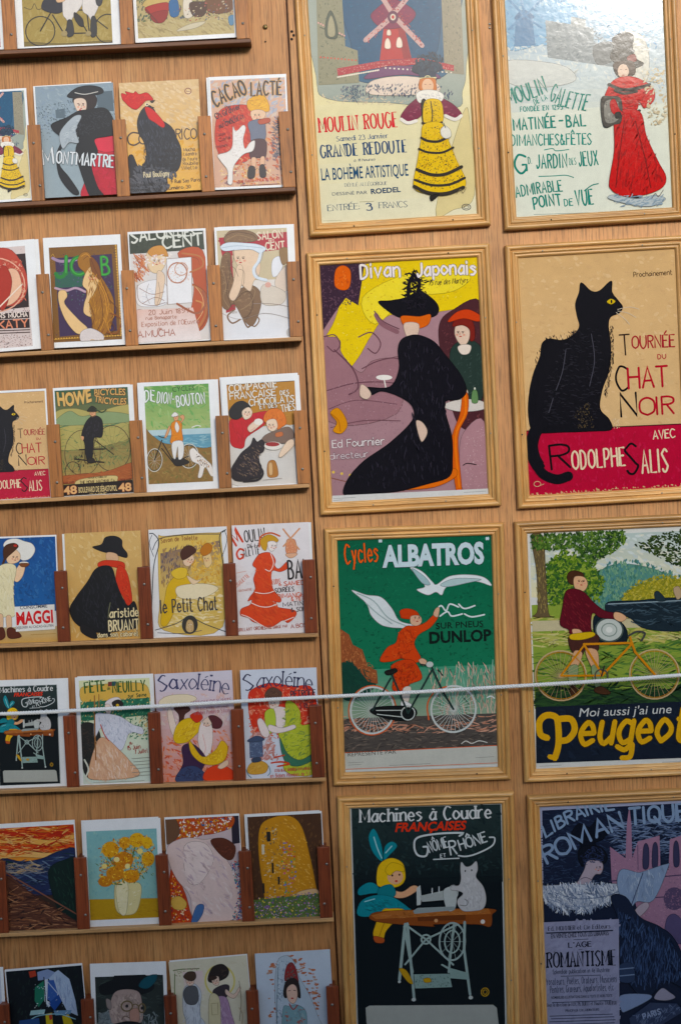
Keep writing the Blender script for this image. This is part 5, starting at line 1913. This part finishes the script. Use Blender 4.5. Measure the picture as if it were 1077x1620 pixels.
ART['63'] = '''
G d6d0d8 d8907c 485,533 730,520 752,866 510,878
D 90 16 .4 d8ccd4+e0d0c8+d8b0a4 490,600 735,590 740,690 500,700
D 170 14 .35 d8683c+c84a30+e09070+e8b49c 500,730 745,700 750,860 512,870
F e8d8b8 500,620 530,600 590,596 620,610 580,630 520,635
F 4a2a26 548,640 560,632 590,632 600,645 582,660 580,690 566,690 564,660
F ecd8c8 528,650 540,640 556,690 575,720 560,735 540,710
F e2bb34 548,730 560,690 590,670 625,675 635,700 610,730 590,745 560,748
D 40 12 .2 f0d060+c89820 555,720 600,680 628,690 600,738
F ecdcd4 632,690 650,672 668,690 672,740 660,790 640,780 626,740
F e8d0bc 640,680 662,664 670,684 654,696
A 650,688 13 .2
S e0a8a0 2 640,720 650,760 646,780
F 5a2a30 658,664 680,662 702,680 695,700 672,700 668,684
F 3c2440 576,760 610,750 650,790 640,830 600,870 560,860 580,810
F e0b438 600,740 640,790 680,770 700,740 720,760 710,800 680,815 640,810 606,780
D 50 9 .3 f0d058+c89424 605,760 640,795 700,760 705,800 640,808
F 3a4464 556,860 580,825 620,820 650,845 640,866 580,872
D 40 10 .25 4c5878+28304a+2a2038 560,855 600,825 640,840 635,862
F d84a2c 655,830 700,815 745,840 745,860 650,864
F c83f2a 600,662 625,650 640,668 620,684
F e8c8ac 690,820 718,800 722,815 700,828
T s 3a3c60 6.4 46 6 501,590 562,580|Sa
T s 3a3c60 4.4 50 8 564,582 722,598|xoléine
T b 8a5a6a 0.0 11 0 602,628 730,616|PÉTROLE DE SÛRETÉ
T n a8707a 1.6 7 0 612,645 722,636|EXTRA BLANC DÉODORISÉ ININFLAMMABLE
T n a8606a 2.2 12 0 612,660 726,650|en Bidons Plombés de 5 litres
'''
ART['64'] = '''
B d4d8e0
F cf4030 780,600 800,575 850,560 920,570 985,580 1000,720 900,700 820,720 790,680
D 170 14 .35 d85840+bf3428+e07858+e8a088 785,600 850,565 985,585 1000,720 790,740
D 60 16 .4 c88a84+d8b8b4+b87868 790,720 850,700 880,800 800,800
F 5a4034 832,600 842,580 862,574 886,590 880,610 860,605 846,614
D 24 5 .4 7a5a44+40281e 836,600 860,578 882,598 858,606
F ecd8c8 846,612 872,606 880,622 870,640 852,640
F ecdcd6 862,640 890,635 912,650 905,690 880,700 866,680
F b8c050 900,620 925,622 946,650 950,690 990,700 1000,830 950,850 900,830 905,780 880,720 900,690
D 110 14 .2 ccd068+98a43c+a8b448+5c8450 900,630 940,650 955,700 990,720 990,840 910,830 885,730
F b8c858 836,650 862,642 870,690 850,720 838,690
F 3f7058 884,730 910,780 950,800 990,780 990,800 940,820 900,800
F ecdcd6 850,690 890,700 926,690 930,702 880,716 850,708
F ecdcd6 812,680 826,672 850,712 844,730 826,720
P 55627c 788,738 830,733 834,790 792,795
D 30 6 .3 6c7c98+3c4660+8a98b0 790,738 828,735 832,788 794,792
F 44506a 784,738 810,725 834,732 830,740 790,744
F d0a050 786,826 800,808 830,804 850,818 842,840 810,846 790,842
D 12 8 .2 e0b868+b8883c 792,822 840,812 840,836 796,840
F 3a4458 800,796 824,792 826,804 802,808
S 5a8498 2.5 782,830 790,848 800,856
S 5a8498 2.5 852,818 858,838 850,850
S c84a30 5 860,810 890,806 916,812 880,820
S c84a30 4 870,792 900,785
T s 2c2e4c 6 48 4 770,588 800,580|S
T s 2c2e4c 4.4 48 10 804,578 984,584|axoléine
T n 33303c 3.2 20 0 914,606 994,600|PÉTROLE
T n 33303c 1.6 7 0 958,616 970,615|DE
T n 4a343c 2.4 16 0 944,640 990,636|SÛRETÉ
T n b84a40 2.2 9 0 872,838 986,830|EXTRA BLANC DÉODORISÉ ININFLAMMABLE
T n b85a50 2.2 12 0 858,856 986,848|en Bidons Plombés de 5 l.
A 860,624 13 -.3
'''
ART['71'] = '''
B 3a2c24
G c8542c d89048 -10,125 228,111 238,225 0,240
F b83a24 -6,150 60,140 140,150 230,125 230,145 150,170 70,160 -4,172
F e0a860 -6,172 80,164 160,172 230,150 230,165 160,188 70,182 -2,190
F c8482a -4,192 90,184 170,192 232,172 232,186 150,208 70,202 -2,212
F e0b070 0,214 80,204 150,210 232,190 234,200 150,224 60,222 0,228
D 160 26 .08 d8683a+b83a24+e8b878+d0803c+a83020 -6,135 226,118 232,200 0,225
F 232c4c 0,232 70,236 130,226 180,205 234,200 240,300 230,330 10,330
D 120 26 .08 2c3a5c+1a2038+3c4c6c+6a7a8c+1c3430 0,236 130,230 232,205 240,325 10,325
D 40 30 .06 c8a878+8a8a88+5a6a84 0,245 120,238 130,270 5,275
F 122420 150,260 200,230 240,240 246,430 190,400 160,330
D 50 16 .1 1c3a30+0c1a1c+2a4a3c 160,260 238,240 244,400 190,380
F 5a382c 8,300 40,285 120,350 246,425 248,446 12,456
D 120 34 .05 8a5a40+42261e+b08060+6a4434+2c1c1c 10,300 60,300 244,425 240,446 14,450
L 7a5040 4 8,262 246,400
L 4a2c24 3 8,275 240,420
'''
ART['72'] = '''
G 86b4b4 90b8b0 249,116 484,106 500,360 262,360
D 140 9 .5 8cbab8+7aaaac+9cc0b4 255,140 480,130 490,345 265,350
P b8923a 262,350 500,345 508,428 273,439
D 60 14 .15 c49c40+a8802c 266,360 500,352 504,420 272,425
F dccf9c 352,305 376,298 416,298 432,312 428,360 412,392 372,394 354,370
F e8ddb4 356,310 390,300 388,390 366,385
D 14 8 .2 c8b880+f0e8c8 358,315 425,310 420,380 362,380
S 4c6a34 4 380,300 350,250 320,210
S 4c6a34 4 395,300 400,240 410,190
S 4c6a34 4 410,300 440,250 460,220
S 4c6a34 4 372,305 320,300 300,295
D 60 10 .25 5c7a3a+3f5c30+7a9048 290,250 330,190 460,190 470,290 350,310
E d89c30 335,200 26 24
E c87f28 375,232 30 26
E e0ac3c 415,172 24 22
E d8a030 450,228 20 22
E c88428 352,272 28 22
E d08c2c 400,280 26 20
E e0b040 446,180 16 18
E c07a2c 322,296 22 16
E d89830 378,180 18 18
D 260 7 .35 e8b848+b8701f+d0902c+f0c860+a86020 300,195 340,170 440,155 470,190 465,240 430,290 340,310 300,300 305,230
E f0dc98 355,230 9 8
E ecd488 425,205 9 9
E f0dc98 388,250 8 8
E ecd488 318,250 8 8
'''
ART['73'] = '''
B c8b4b4
P 2a2430 700,96 728,92 732,180 706,184
F b8562c 500,108 600,98 700,96 706,130 660,150 600,160 540,180 505,170
D 190 6 .7 e8dcd0+c84a30+3a5a8a+d8a048+f0e8e0+8a3a2c 502,105 706,96 704,135 600,165 505,172
F 6a4c38 500,112 530,108 545,150 520,180 502,178
F b8482a 520,260 560,320 580,380 585,420 524,424
D 110 5 .7 e0a040+d8402c+3a2c50+f0d8b8+a83824 522,270 560,330 582,415 526,420
F dcc4bc 510,190 560,165 620,170 660,170 690,230 720,280 730,340 710,410 600,420 580,340 540,290 515,240
F e6d2ca 560,190 620,180 650,230 610,300 570,290
D 60 22 .2 e4d0c8+cdb2ae+ecdcd4+c0a8b0 530,190 640,180 700,250 710,380 600,410 570,310
F 5a2f22 640,172 680,166 715,190 710,225 690,230 660,205
D 20 8 .2 7a4030+40201a 645,175 710,195 700,222 665,205
D 130 5 .7 3a5a98+e8e0e0+4a8a8a+c85040+5a4a80 700,240 735,230 746,412 705,414 728,340
F 4a6a98 585,420 600,370 622,366 618,395 600,420
F d8b060 524,350 548,340 570,360 560,380 530,376
'''
ART['74'] = '''
B 4a3020
D 160 9 .5 5a3c26+3c2618+6a4a30 748,100 976,86 990,330 760,340
F c48a34 790,130 830,104 880,100 915,130 940,210 960,300 965,350 900,372 820,362 800,300 785,200
D 260 8 .4 d8a048+b0782a+c8903a+e8b868 795,130 880,105 925,150 955,330 900,365 825,355 790,220
D 44 6 .5 2a2420+e8dcc0+3a3430+c0b090 795,140 850,130 870,350 820,350 795,240
P 26221f 808,148 820,147 822,176 810,177
P 26221f 800,300 806,300 808,330 802,331
P 26221f 826,240 832,240 834,270 828,271
P d8ccb0 794,186 802,185 804,214 796,215
P 26221f 846,282 852,281 853,304 847,305
P 26221f 858,340 866,339 867,360 859,361
D 60 5 .8 c85a70+5a7ac0+d8b0a0+6a9a5a+c03c50 850,170 895,180 905,360 870,365
F d8b48c 905,330 960,318 970,340 920,352
P 5a6a3c 775,350 990,330 996,406 778,414
D 300 4 .8 4a7a4a+8a5aa0+c8a0c0+d8c060+3a5a7a+6a9a50 774,345 990,325 996,406 778,412
'''
ART['80'] = '''
B c8ccd4
'''
ART['81'] = '''
B 10151a
D 110 12 .35 1a2228+0a0e12+22302c+18241f 25,575 255,555 272,860 46,880
P a9b8cc 150,590 182,568 215,595 232,660 238,705 205,690 180,640
D 16 20 .1 c8d0dc+7c8cac 165,590 210,600 230,690 190,660
P 3c5c9c 142,600 168,598 180,640 160,665 146,655
P 2c7058 110,620 138,600 142,650 120,680 108,660
P d0d4d8 138,580 150,596 146,660 162,668 150,680 138,662
P 8898b8 118,575 150,566 172,575 150,596 120,600
P a84030 92,574 112,570 116,586 96,592
P 27488a 150,668 182,640 190,662 168,690
L b8c0cc 2.5 146,600 180,640
L 0a0c10 3 138,590 142,676
P c8b03c 140,700 160,696 162,740 142,744
P b8a238 190,706 210,700 224,730 196,738
P a83c34 150,704 160,702 160,716 152,718
P a0c0c0 96,690 140,686 136,700 92,704
P 6a8ca8 165,690 220,688 215,700 170,704
S 8ab0b8 3 90,720 120,705 180,700 230,715
P 2c4a7a 60,720 120,712 130,790 60,800
D 20 5 .4 d8dcd8+88a0b8 100,600 220,640 225,700 110,700
'''
ART['82'] = '''
G 2a302e 38403c 269,590 501,583 522,868 292,877
D 120 18 .3 343c3a+222827+424a46 285,590 500,585 508,860 300,860
F 16181b 300,618 320,606 340,598 350,582 400,578 440,584 446,606 466,612 462,628 430,640 380,632 330,642 306,640
F a8938a 332,700 344,640 380,626 420,634 432,670 434,720 400,731 350,735
D 60 14 .35 b8a398+948078+c0aca0+8a7870 336,690 350,642 415,640 430,715 360,725
O 6a5a3c 4 386,676 17 15
O 6a5a3c 4 432,682 10 13
S 6a5a3c 3 402,674 412,670 422,676
E 2a2422 386,676 5 5
E 2a2422 432,682 4 5
S 7a665c 4 372,716 380,706 398,712
F b08878 396,690 420,684 424,720 400,722
F 1c2022 355,735 380,722 420,724 430,735 400,742
F 1a4c58 420,616 440,590 474,582 470,604 446,624
P 6a7274 300,700 330,690 345,735 300,740
D 60 14 .2 8a9494+4c5456+7a8486 300,700 335,690 350,800 300,800
D 40 14 .2 8a9494+4c5456 430,700 480,690 486,800 440,800
F 1c1f22 330,740 440,738 470,860 320,868
F 8c807a 322,655 336,660 338,685 326,680
'''
ART['83'] = '''
B d8d0b8
D 60 18 .4 dcd6c2+d2c8ae 520,550 750,530 770,840 545,860
S 6a7a50 3 532,570 560,566 610,564
S 6a7a50 3 536,580 534,640 540,700
D 20 4 .5 7a8a58+c09098 532,566 605,562 600,576 536,590
G dcc4c0 d8d0c0 560,575 620,570 626,640 566,650
O d8c878 5 672,600 44 46
E ddd4bc 672,600 41 43
F c8ccd0 560,630 580,610 600,612 615,640 608,700 625,731 632,800 550,800 566,731 558,690
D 50 14 .15 a8acb4+dcdee2+90949c 562,640 605,640 625,790 555,790
F e0c4b0 570,592 592,590 592,610 575,614
F 4a382c 562,588 575,574 596,574 600,590 590,600 574,598
F 5a5a5c 560,640 572,618 600,618 606,650 596,670 570,668
F 2c2422 636,590 650,560 680,550 700,568 692,590 660,604 640,604
D 20 7 .3 4c3c38+181416 640,590 690,560 690,585 650,600
F e0c4b0 648,590 668,588 668,612 652,610
F 3a2a24 636,592 650,584 664,590 650,598
F 3c3438 650,630 680,612 700,616 690,650 660,660
F a888a0 655,655 690,650 705,700 720,760 722,830 650,830 652,720
D 50 16 .15 bc9cb4+8c6c88+c8b0c0 658,660 690,655 715,750 718,820 655,820
F e0c4b0 690,625 712,640 730,618 734,624 714,652 690,640
F d0c4a0 638,655 668,650 672,731 674,830 640,830
L a89c78 2 644,668 664,666 664,700 646,702 644,668
S 8a8070 2 730,600 735,660 728,720
S b8a890 3 728,680 738,700 734,740
A 581,602 11 0
A 658,602 11 .2
'''
ART['84'] = '''
G c8d0d8 c0cad4 774,520 1003,506 1024,836 797,849
D 130 11 .5 b86a44+c88058+a85834+b8a090 815,570 840,530 900,520 960,570 975,650 960,731 820,731
F b8c4cc 840,560 850,532 875,526 895,545 905,580 940,640 965,700 985,770 860,780 840,690 836,620
D 90 7 .4 c8d4dc+8a98a8+5a6a78+d8e0e4 842,540 900,545 900,600 860,640 858,731 842,731
F 8a3030 866,600 870,560 885,545 898,560 908,605 890,590
D 40 5 .6 a83c38+6a2428+3a6a64 868,590 885,550 905,600 880,605
F 2a2220 862,640 868,605 890,592 908,605 914,650 900,640 890,612 872,650
F dcb8a4 872,625 888,610 902,620 904,650 892,668 876,655
L 3a2420 2 876,630 884,629
L 3a2420 2 892,628 900,629
E b83c38 889,652 4 2.4
F 80a0a4 860,690 880,675 905,672 930,690 935,740 940,830 866,840
D 50 9 .4 98b4b4+6a8c94+b05040 864,690 925,685 932,810 870,815
S a83030 3 880,668 892,685 905,672
L 50606c 1.5 845,560 842,731
'''
CQ = {c[0]: (quad(c[2]), c[1]) for c in CARDS}
PQ = {'1': '77,-42 511,-70 535,572 103,600', '2': '607,-52 1036,-80 1059,553 634,585', '3': '107,84 538,56 566,698 147,722',
      '4': '643,57 1062,36 1087,672 668,692', '5': '147,97 567,80 592,702 182,712', '6': '676,82 1086,58 1106,688 690,706',
      '7': '185,102 592,92 618,714 219,730', '8': '694,106 1106,86 1134,700 730,722'}
POSTER_ART = {k: Art(quad(q), ART['p' + k]) for k, q in PQ.items() if 'p' + k in ART}
CARD_ART = {}
for c in CARDS:
    k, q, ins = c[0], quad(c[2]), c[4] or (0, 0, 0, 0)
    if k in ('21', '41', '61'):
        CARD_ART[k] = POSTER_ART.get({'21': '1', '41': '4', '61': '7'}[k])
    elif k in ART:
        l, t, r_, b_ = ins
        f = lambda u, v: tuple((1 - u) * (1 - v) * q[0][i] + u * (1 - v) * q[1][i] + u * v * q[2][i] + (1 - u) * v * q[3][i] for i in (0, 1))
        CARD_ART[k] = Art([f(l, t), f(1 - r_, t), f(1 - r_, 1 - b_), f(l, 1 - b_)], ART[k])


# ------------------------------------------------------------------ framed posters
PROF = [(0, 0), (0, 9), (.7, 11), (2.2, 12.4), (4.2, 12.6), (5.9, 11.6), (6.8, 9.6), (7.2, 8.2), (8.0, 8.2), (8.5, 9.6), (9.6, 10.6),
        (11.2, 10.2), (12.1, 8.8), (12.6, 7.6), (13.4, 8.2), (14.6, 8.4), (15.8, 7.6), (16.8, 6.2), (17.4, 4.4), (17.6, 1.0)]


def framed_poster(key, reg, outer, label, art):
    c, w, h, ang = plane_rect([to_photo(reg, p) for p in quad(outer)], -.010)
    root = empty('framed_poster', (c.x, 0, c.z), -ang)
    tag(root, label, 'poster', 'framed posters on the right panel')
    k = .001
    for side in range(4):
        L = (w, h, w, h)[side] / 2
        bm = bmesh.new()
        rows = []
        nseg = 10
        rd = random.Random(side + len(label))
        for s in range(nseg + 1):
            t = -1 + 2 * s / nseg
            row = []
            for (a, z) in PROF:
                row.append(bm.verts.new((t * (L - a * k), -z * k, -a * k)))
            rows.append(row)
        for s in range(nseg):
            for i in range(len(PROF) - 1):
                bm.faces.new((rows[s][i], rows[s][i + 1], rows[s + 1][i + 1], rows[s + 1][i]))
        bmesh.ops.recalc_face_normals(bm, faces=bm.faces)
        o = bm_obj('frame_rail', bm, M_FRAME, root)
        for p in o.data.polygons: p.use_smooth = True
        # top, right, bottom, left
        o.location = ((0, 0, h), (w / 2, 0, h / 2), (0, 0, 0), (-w / 2, 0, h / 2))[side]
        o.rotation_euler = (0, (0, R(90), R(180), R(-90))[side], 0)
    iw, ih = w - .0335, h - .0335
    s = sheet('print', art, iw, ih, M_LAMI if key == '2' else M_POSTER, root, .001, 'e6e6e0')
    s.location = (0, -.0042, (h - ih) / 2)
    rd = random.Random(key)
    for fx, fz in ((.25, 0), (.75, 0), (.22, 1), (.8, 1), (0, .3), (0, .72), (1, .3), (1, .7)):
        fx, fz = fx + rd.uniform(-.06, .06) * (fx not in (0, 1)), fz + rd.uniform(-.06, .06) * (fz not in (0, 1))
        e = .0103
        x = -w / 2 + (e if fx == 0 else w - e if fx == 1 else fx * w)
        z = e if fz == 0 else h - e if fz == 1 else fz * h
        screw(root, (x, -.0107, z), .0011, M_BLACK if rd.random() < .4 else M_STEEL, False, 'nail')
    return root


for key, reg, outer, label in POSTERS:
    framed_poster(key, reg, outer, label, POSTER_ART.get(key))

# ------------------------------------------------------------------ postcard racks
LEDGES = [  # region, left end, right end of the ledge's upper front edge, dark wood, label
    (5, '0,159 791,121', 0, 'top postcard rack, cut by the upper edge, holding a tandem card and a market scene'),
    (5, '0,641 931,590', 1, 'brown ledge rack holding the card with a big black rooster'),
    (6, '0,456 951,404', 2, 'wooden ledge rack holding the card with large green letters'),
    (6, '0,921 976,868', 3, 'wooden ledge rack holding two bicycle cards side by side'),
    (7, '0,438 1005,402', 4, 'pale ledge rack holding the card of a man in black hat and cloak'),
    (7, '0,898 1028,858', 5, 'pale ledge rack behind the stretched white cord'),
    (8, '0,456 1015,408', 6, 'pale ledge rack holding the gold card and the yellow flower card'),
    (8, '20,893 1040,845', 7, 'lowest postcard rack, cut by the bottom edge, with dark red dividers')]
DIVS = [  # top left, bottom right in region pixels
    (0, '-6,-82 58,153'), (0, '362,-100 430,133'), (0, '732,-118 790,116'),
    (1, '85,395 142,634'), (1, '355,378 410,614'), (1, '622,367 679,602'), (1, '882,352 930,588'),
    (2, '113,208 172,442'), (2, '382,196 436,428'), (2, '653,180 704,412'), (2, '905,168 953,402'),
    (3, '143,683 203,914'), (3, '408,670 464,903'), (3, '677,655 733,887'), (3, '928,638 978,871'),
    (4, '170,208 225,437'), (4, '432,195 487,425'), (4, '703,184 753,413'), (4, '952,172 1003,402'),
    (5, '198,665 253,889'), (5, '462,655 518,878'), (5, '725,645 778,866'), (5, '974,633 1027,857'),
    (6, '-20,240 23,458'), (6, '224,228 273,443'), (6, '472,220 523,433'), (6, '724,208 778,421'), (6, '963,195 1012,409'),
    (7, '-8,675 40,890'), (7, '245,660 295,876'), (7, '498,648 548,865'), (7, '748,633 798,852'), (7, '990,620 1040,843')]
FR = -.026      # front of the ledges
racks = []
for reg, ends, i, label in LEDGES:
    a, b_ = [at(*to_photo(reg, p), FR) for p in quad(ends)]
    ang = math.atan2(b_.z - a.z, b_.x - a.x)
    root = empty('postcard_rack', (b_.x, 0, b_.z), -ang)
    tag(root, label, 'postcard rack', 'postcard racks on the left panel')
    bm = bmesh.new()
    box(bm, -(b_.x + .70), 0, FR, -.0002, -.0052, 0, .0008)
    led = bm_obj('ledge', bm, M_LEDGE_D if i < 2 else M_LEDGE, root)
    racks.append((reg, root, ang, i))
bpy.context.view_layer.update()
rd = random.Random(5)
for i, s in DIVS:
    reg, root, ang, _ = racks[i]
    tl, br_ = [at(*to_photo(reg, p), FR) for p in quad(s)]
    inv = root.matrix_world.inverted()
    tl, br_ = inv @ tl, inv @ br_
    hgt = tl.z
    # the lean of the picture: left and right edges from the width of a slat
    wd = .0172
    cx = (tl.x + br_.x) / 2
    bm = bmesh.new()
    box(bm, -wd / 2, wd / 2, FR + .0008, FR + .0062, 0, hgt, .0007)
    dv = bm_obj('divider', bm, M_DIV if i < 4 else M_DIV_D, root)
    bm = bmesh.new()
    box(bm, -.004, .004, FR + .0062, -.0004, 0, hgt - .001)
    dv2 = bm_obj('spacer', bm, M_DIV if i < 4 else M_DIV_D, dv)
    dv.location = (cx, 0, .0003)
    dv.rotation_euler = (0, R(rd.uniform(-.4, .4)), 0)
    for fz in (.2, .76):
        screw(dv, (rd.uniform(-.002, .004), FR + .0006, hgt * fz), .0019)

# ------------------------------------------------------------------ postcards
for key, reg, q, label, inset, spare in CARDS:
    c, w, h, ang = plane_rect([to_photo(reg, p) for p in quad(q)], -.0125)
    art = CARD_ART.get(key)
    base = None
    if isinstance(art, tuple): art, base = art
    t = sheet('postcard', art, w, h, M_CARD, None, .0005, 'ececea', inset, 5e-6, base)
    row = [r_ for r_ in racks if r_[3] == int(key[0]) - 1][0]
    lean = R(2.8)
    t.location = (c.x, -.0165, c.z)
    t.rotation_euler = (-lean, -ang, 0)
    tag(t, label, 'postcard', 'postcards on the ledges')
    for j, (dx, dz, lb) in enumerate(spare):
        s = sheet('postcard', None, w, h, M_CARD, None, .0005, 'ececea')
        s.location = (c.x + dx * .001, -.0148 + .0012 * j, c.z + dz * .001)
        s.rotation_euler = (-lean, -ang + R(.25 * (1 if dx > 0 else -1)), 0)
        tag(s, lb, 'postcard', 'spare postcards behind the front ones')

# ------------------------------------------------------------------ white cord stretched across the stall
pts = [at(x, y, -.0305) for x, y in ((-330, 1140), (0, 1129.5), (120, 1124), (270, 1116), (440, 1106), (620, 1097), (806, 1086), (940, 1078), (1077, 1068), (1320, 1048))]
path = []
for i in range(len(pts) - 1):
    p = [pts[max(i - 1, 0)], pts[i], pts[i + 1], pts[min(i + 2, len(pts) - 1)]]
    for s in range(60):
        t = s / 60
        path.append(.5 * (2 * p[1] + (p[2] - p[0]) * t + (2 * p[0] - 5 * p[1] + 4 * p[2] - p[3]) * t * t + (3 * p[1] - p[0] - 3 * p[2] + p[3]) * t ** 3))
bm = bmesh.new()
dist = 0
for st in range(3):
    prev, dist = None, 0
    for i, p in enumerate(path):
        if i: dist += (p - path[i - 1]).length
        d = (path[min(i + 1, len(path) - 1)] - path[max(i - 1, 0)]).normalized()
        u = d.cross(Vector((0, 1, 0))).normalized()
        v = d.cross(u)
        a = dist / .011 * 6.28319 + st * 2.0944
        c = p + (u * math.cos(a) + v * math.sin(a)) * .0014
        ring = [bm.verts.new(c + (u * math.cos(k * 1.0472) + v * math.sin(k * 1.0472)) * .0016) for k in range(6)]
        if prev:
            for k in range(6): bm.faces.new((prev[k], prev[(k + 1) % 6], ring[(k + 1) % 6], ring[k]))
        prev = ring
cord = bm_obj('cord', bm, M_ROPE, None, True)
tag(cord, 'thin white twisted cord stretched level across postcards and framed posters', 'cord')
for e, lb in ((path[0], 'small steel screw eye holding the left end of the white cord'), (path[-1], 'small steel screw eye holding the right end of the white cord')):
    bm = bmesh.new()
    for k in range(16):
        a0, a1 = k * .3927, (k + 1) * .3927
        for a in (a0,):
            pass
    ring = []
    for k in range(16):
        a = k * .3927
        cc = Vector((.006 * math.cos(a), 0, .006 * math.sin(a)))
        rr = [bm.verts.new(cc + Vector((math.cos(a) * math.cos(j * 1.0472), math.sin(j * 1.0472), math.sin(a) * math.cos(j * 1.0472))) * .0013) for j in range(6)]
        ring.append(rr)
    for k in range(16):
        for j in range(6): bm.faces.new((ring[k][j], ring[k][(j + 1) % 6], ring[(k + 1) % 16][(j + 1) % 6], ring[(k + 1) % 16][j]))
    box(bm, -.0013, .0013, .006, -e.y, -.0013, .0013)
    o = bm_obj('screw_eye', bm, M_STEEL, None, True)
    o.location = e
    tag(o, lb, 'screw eye')
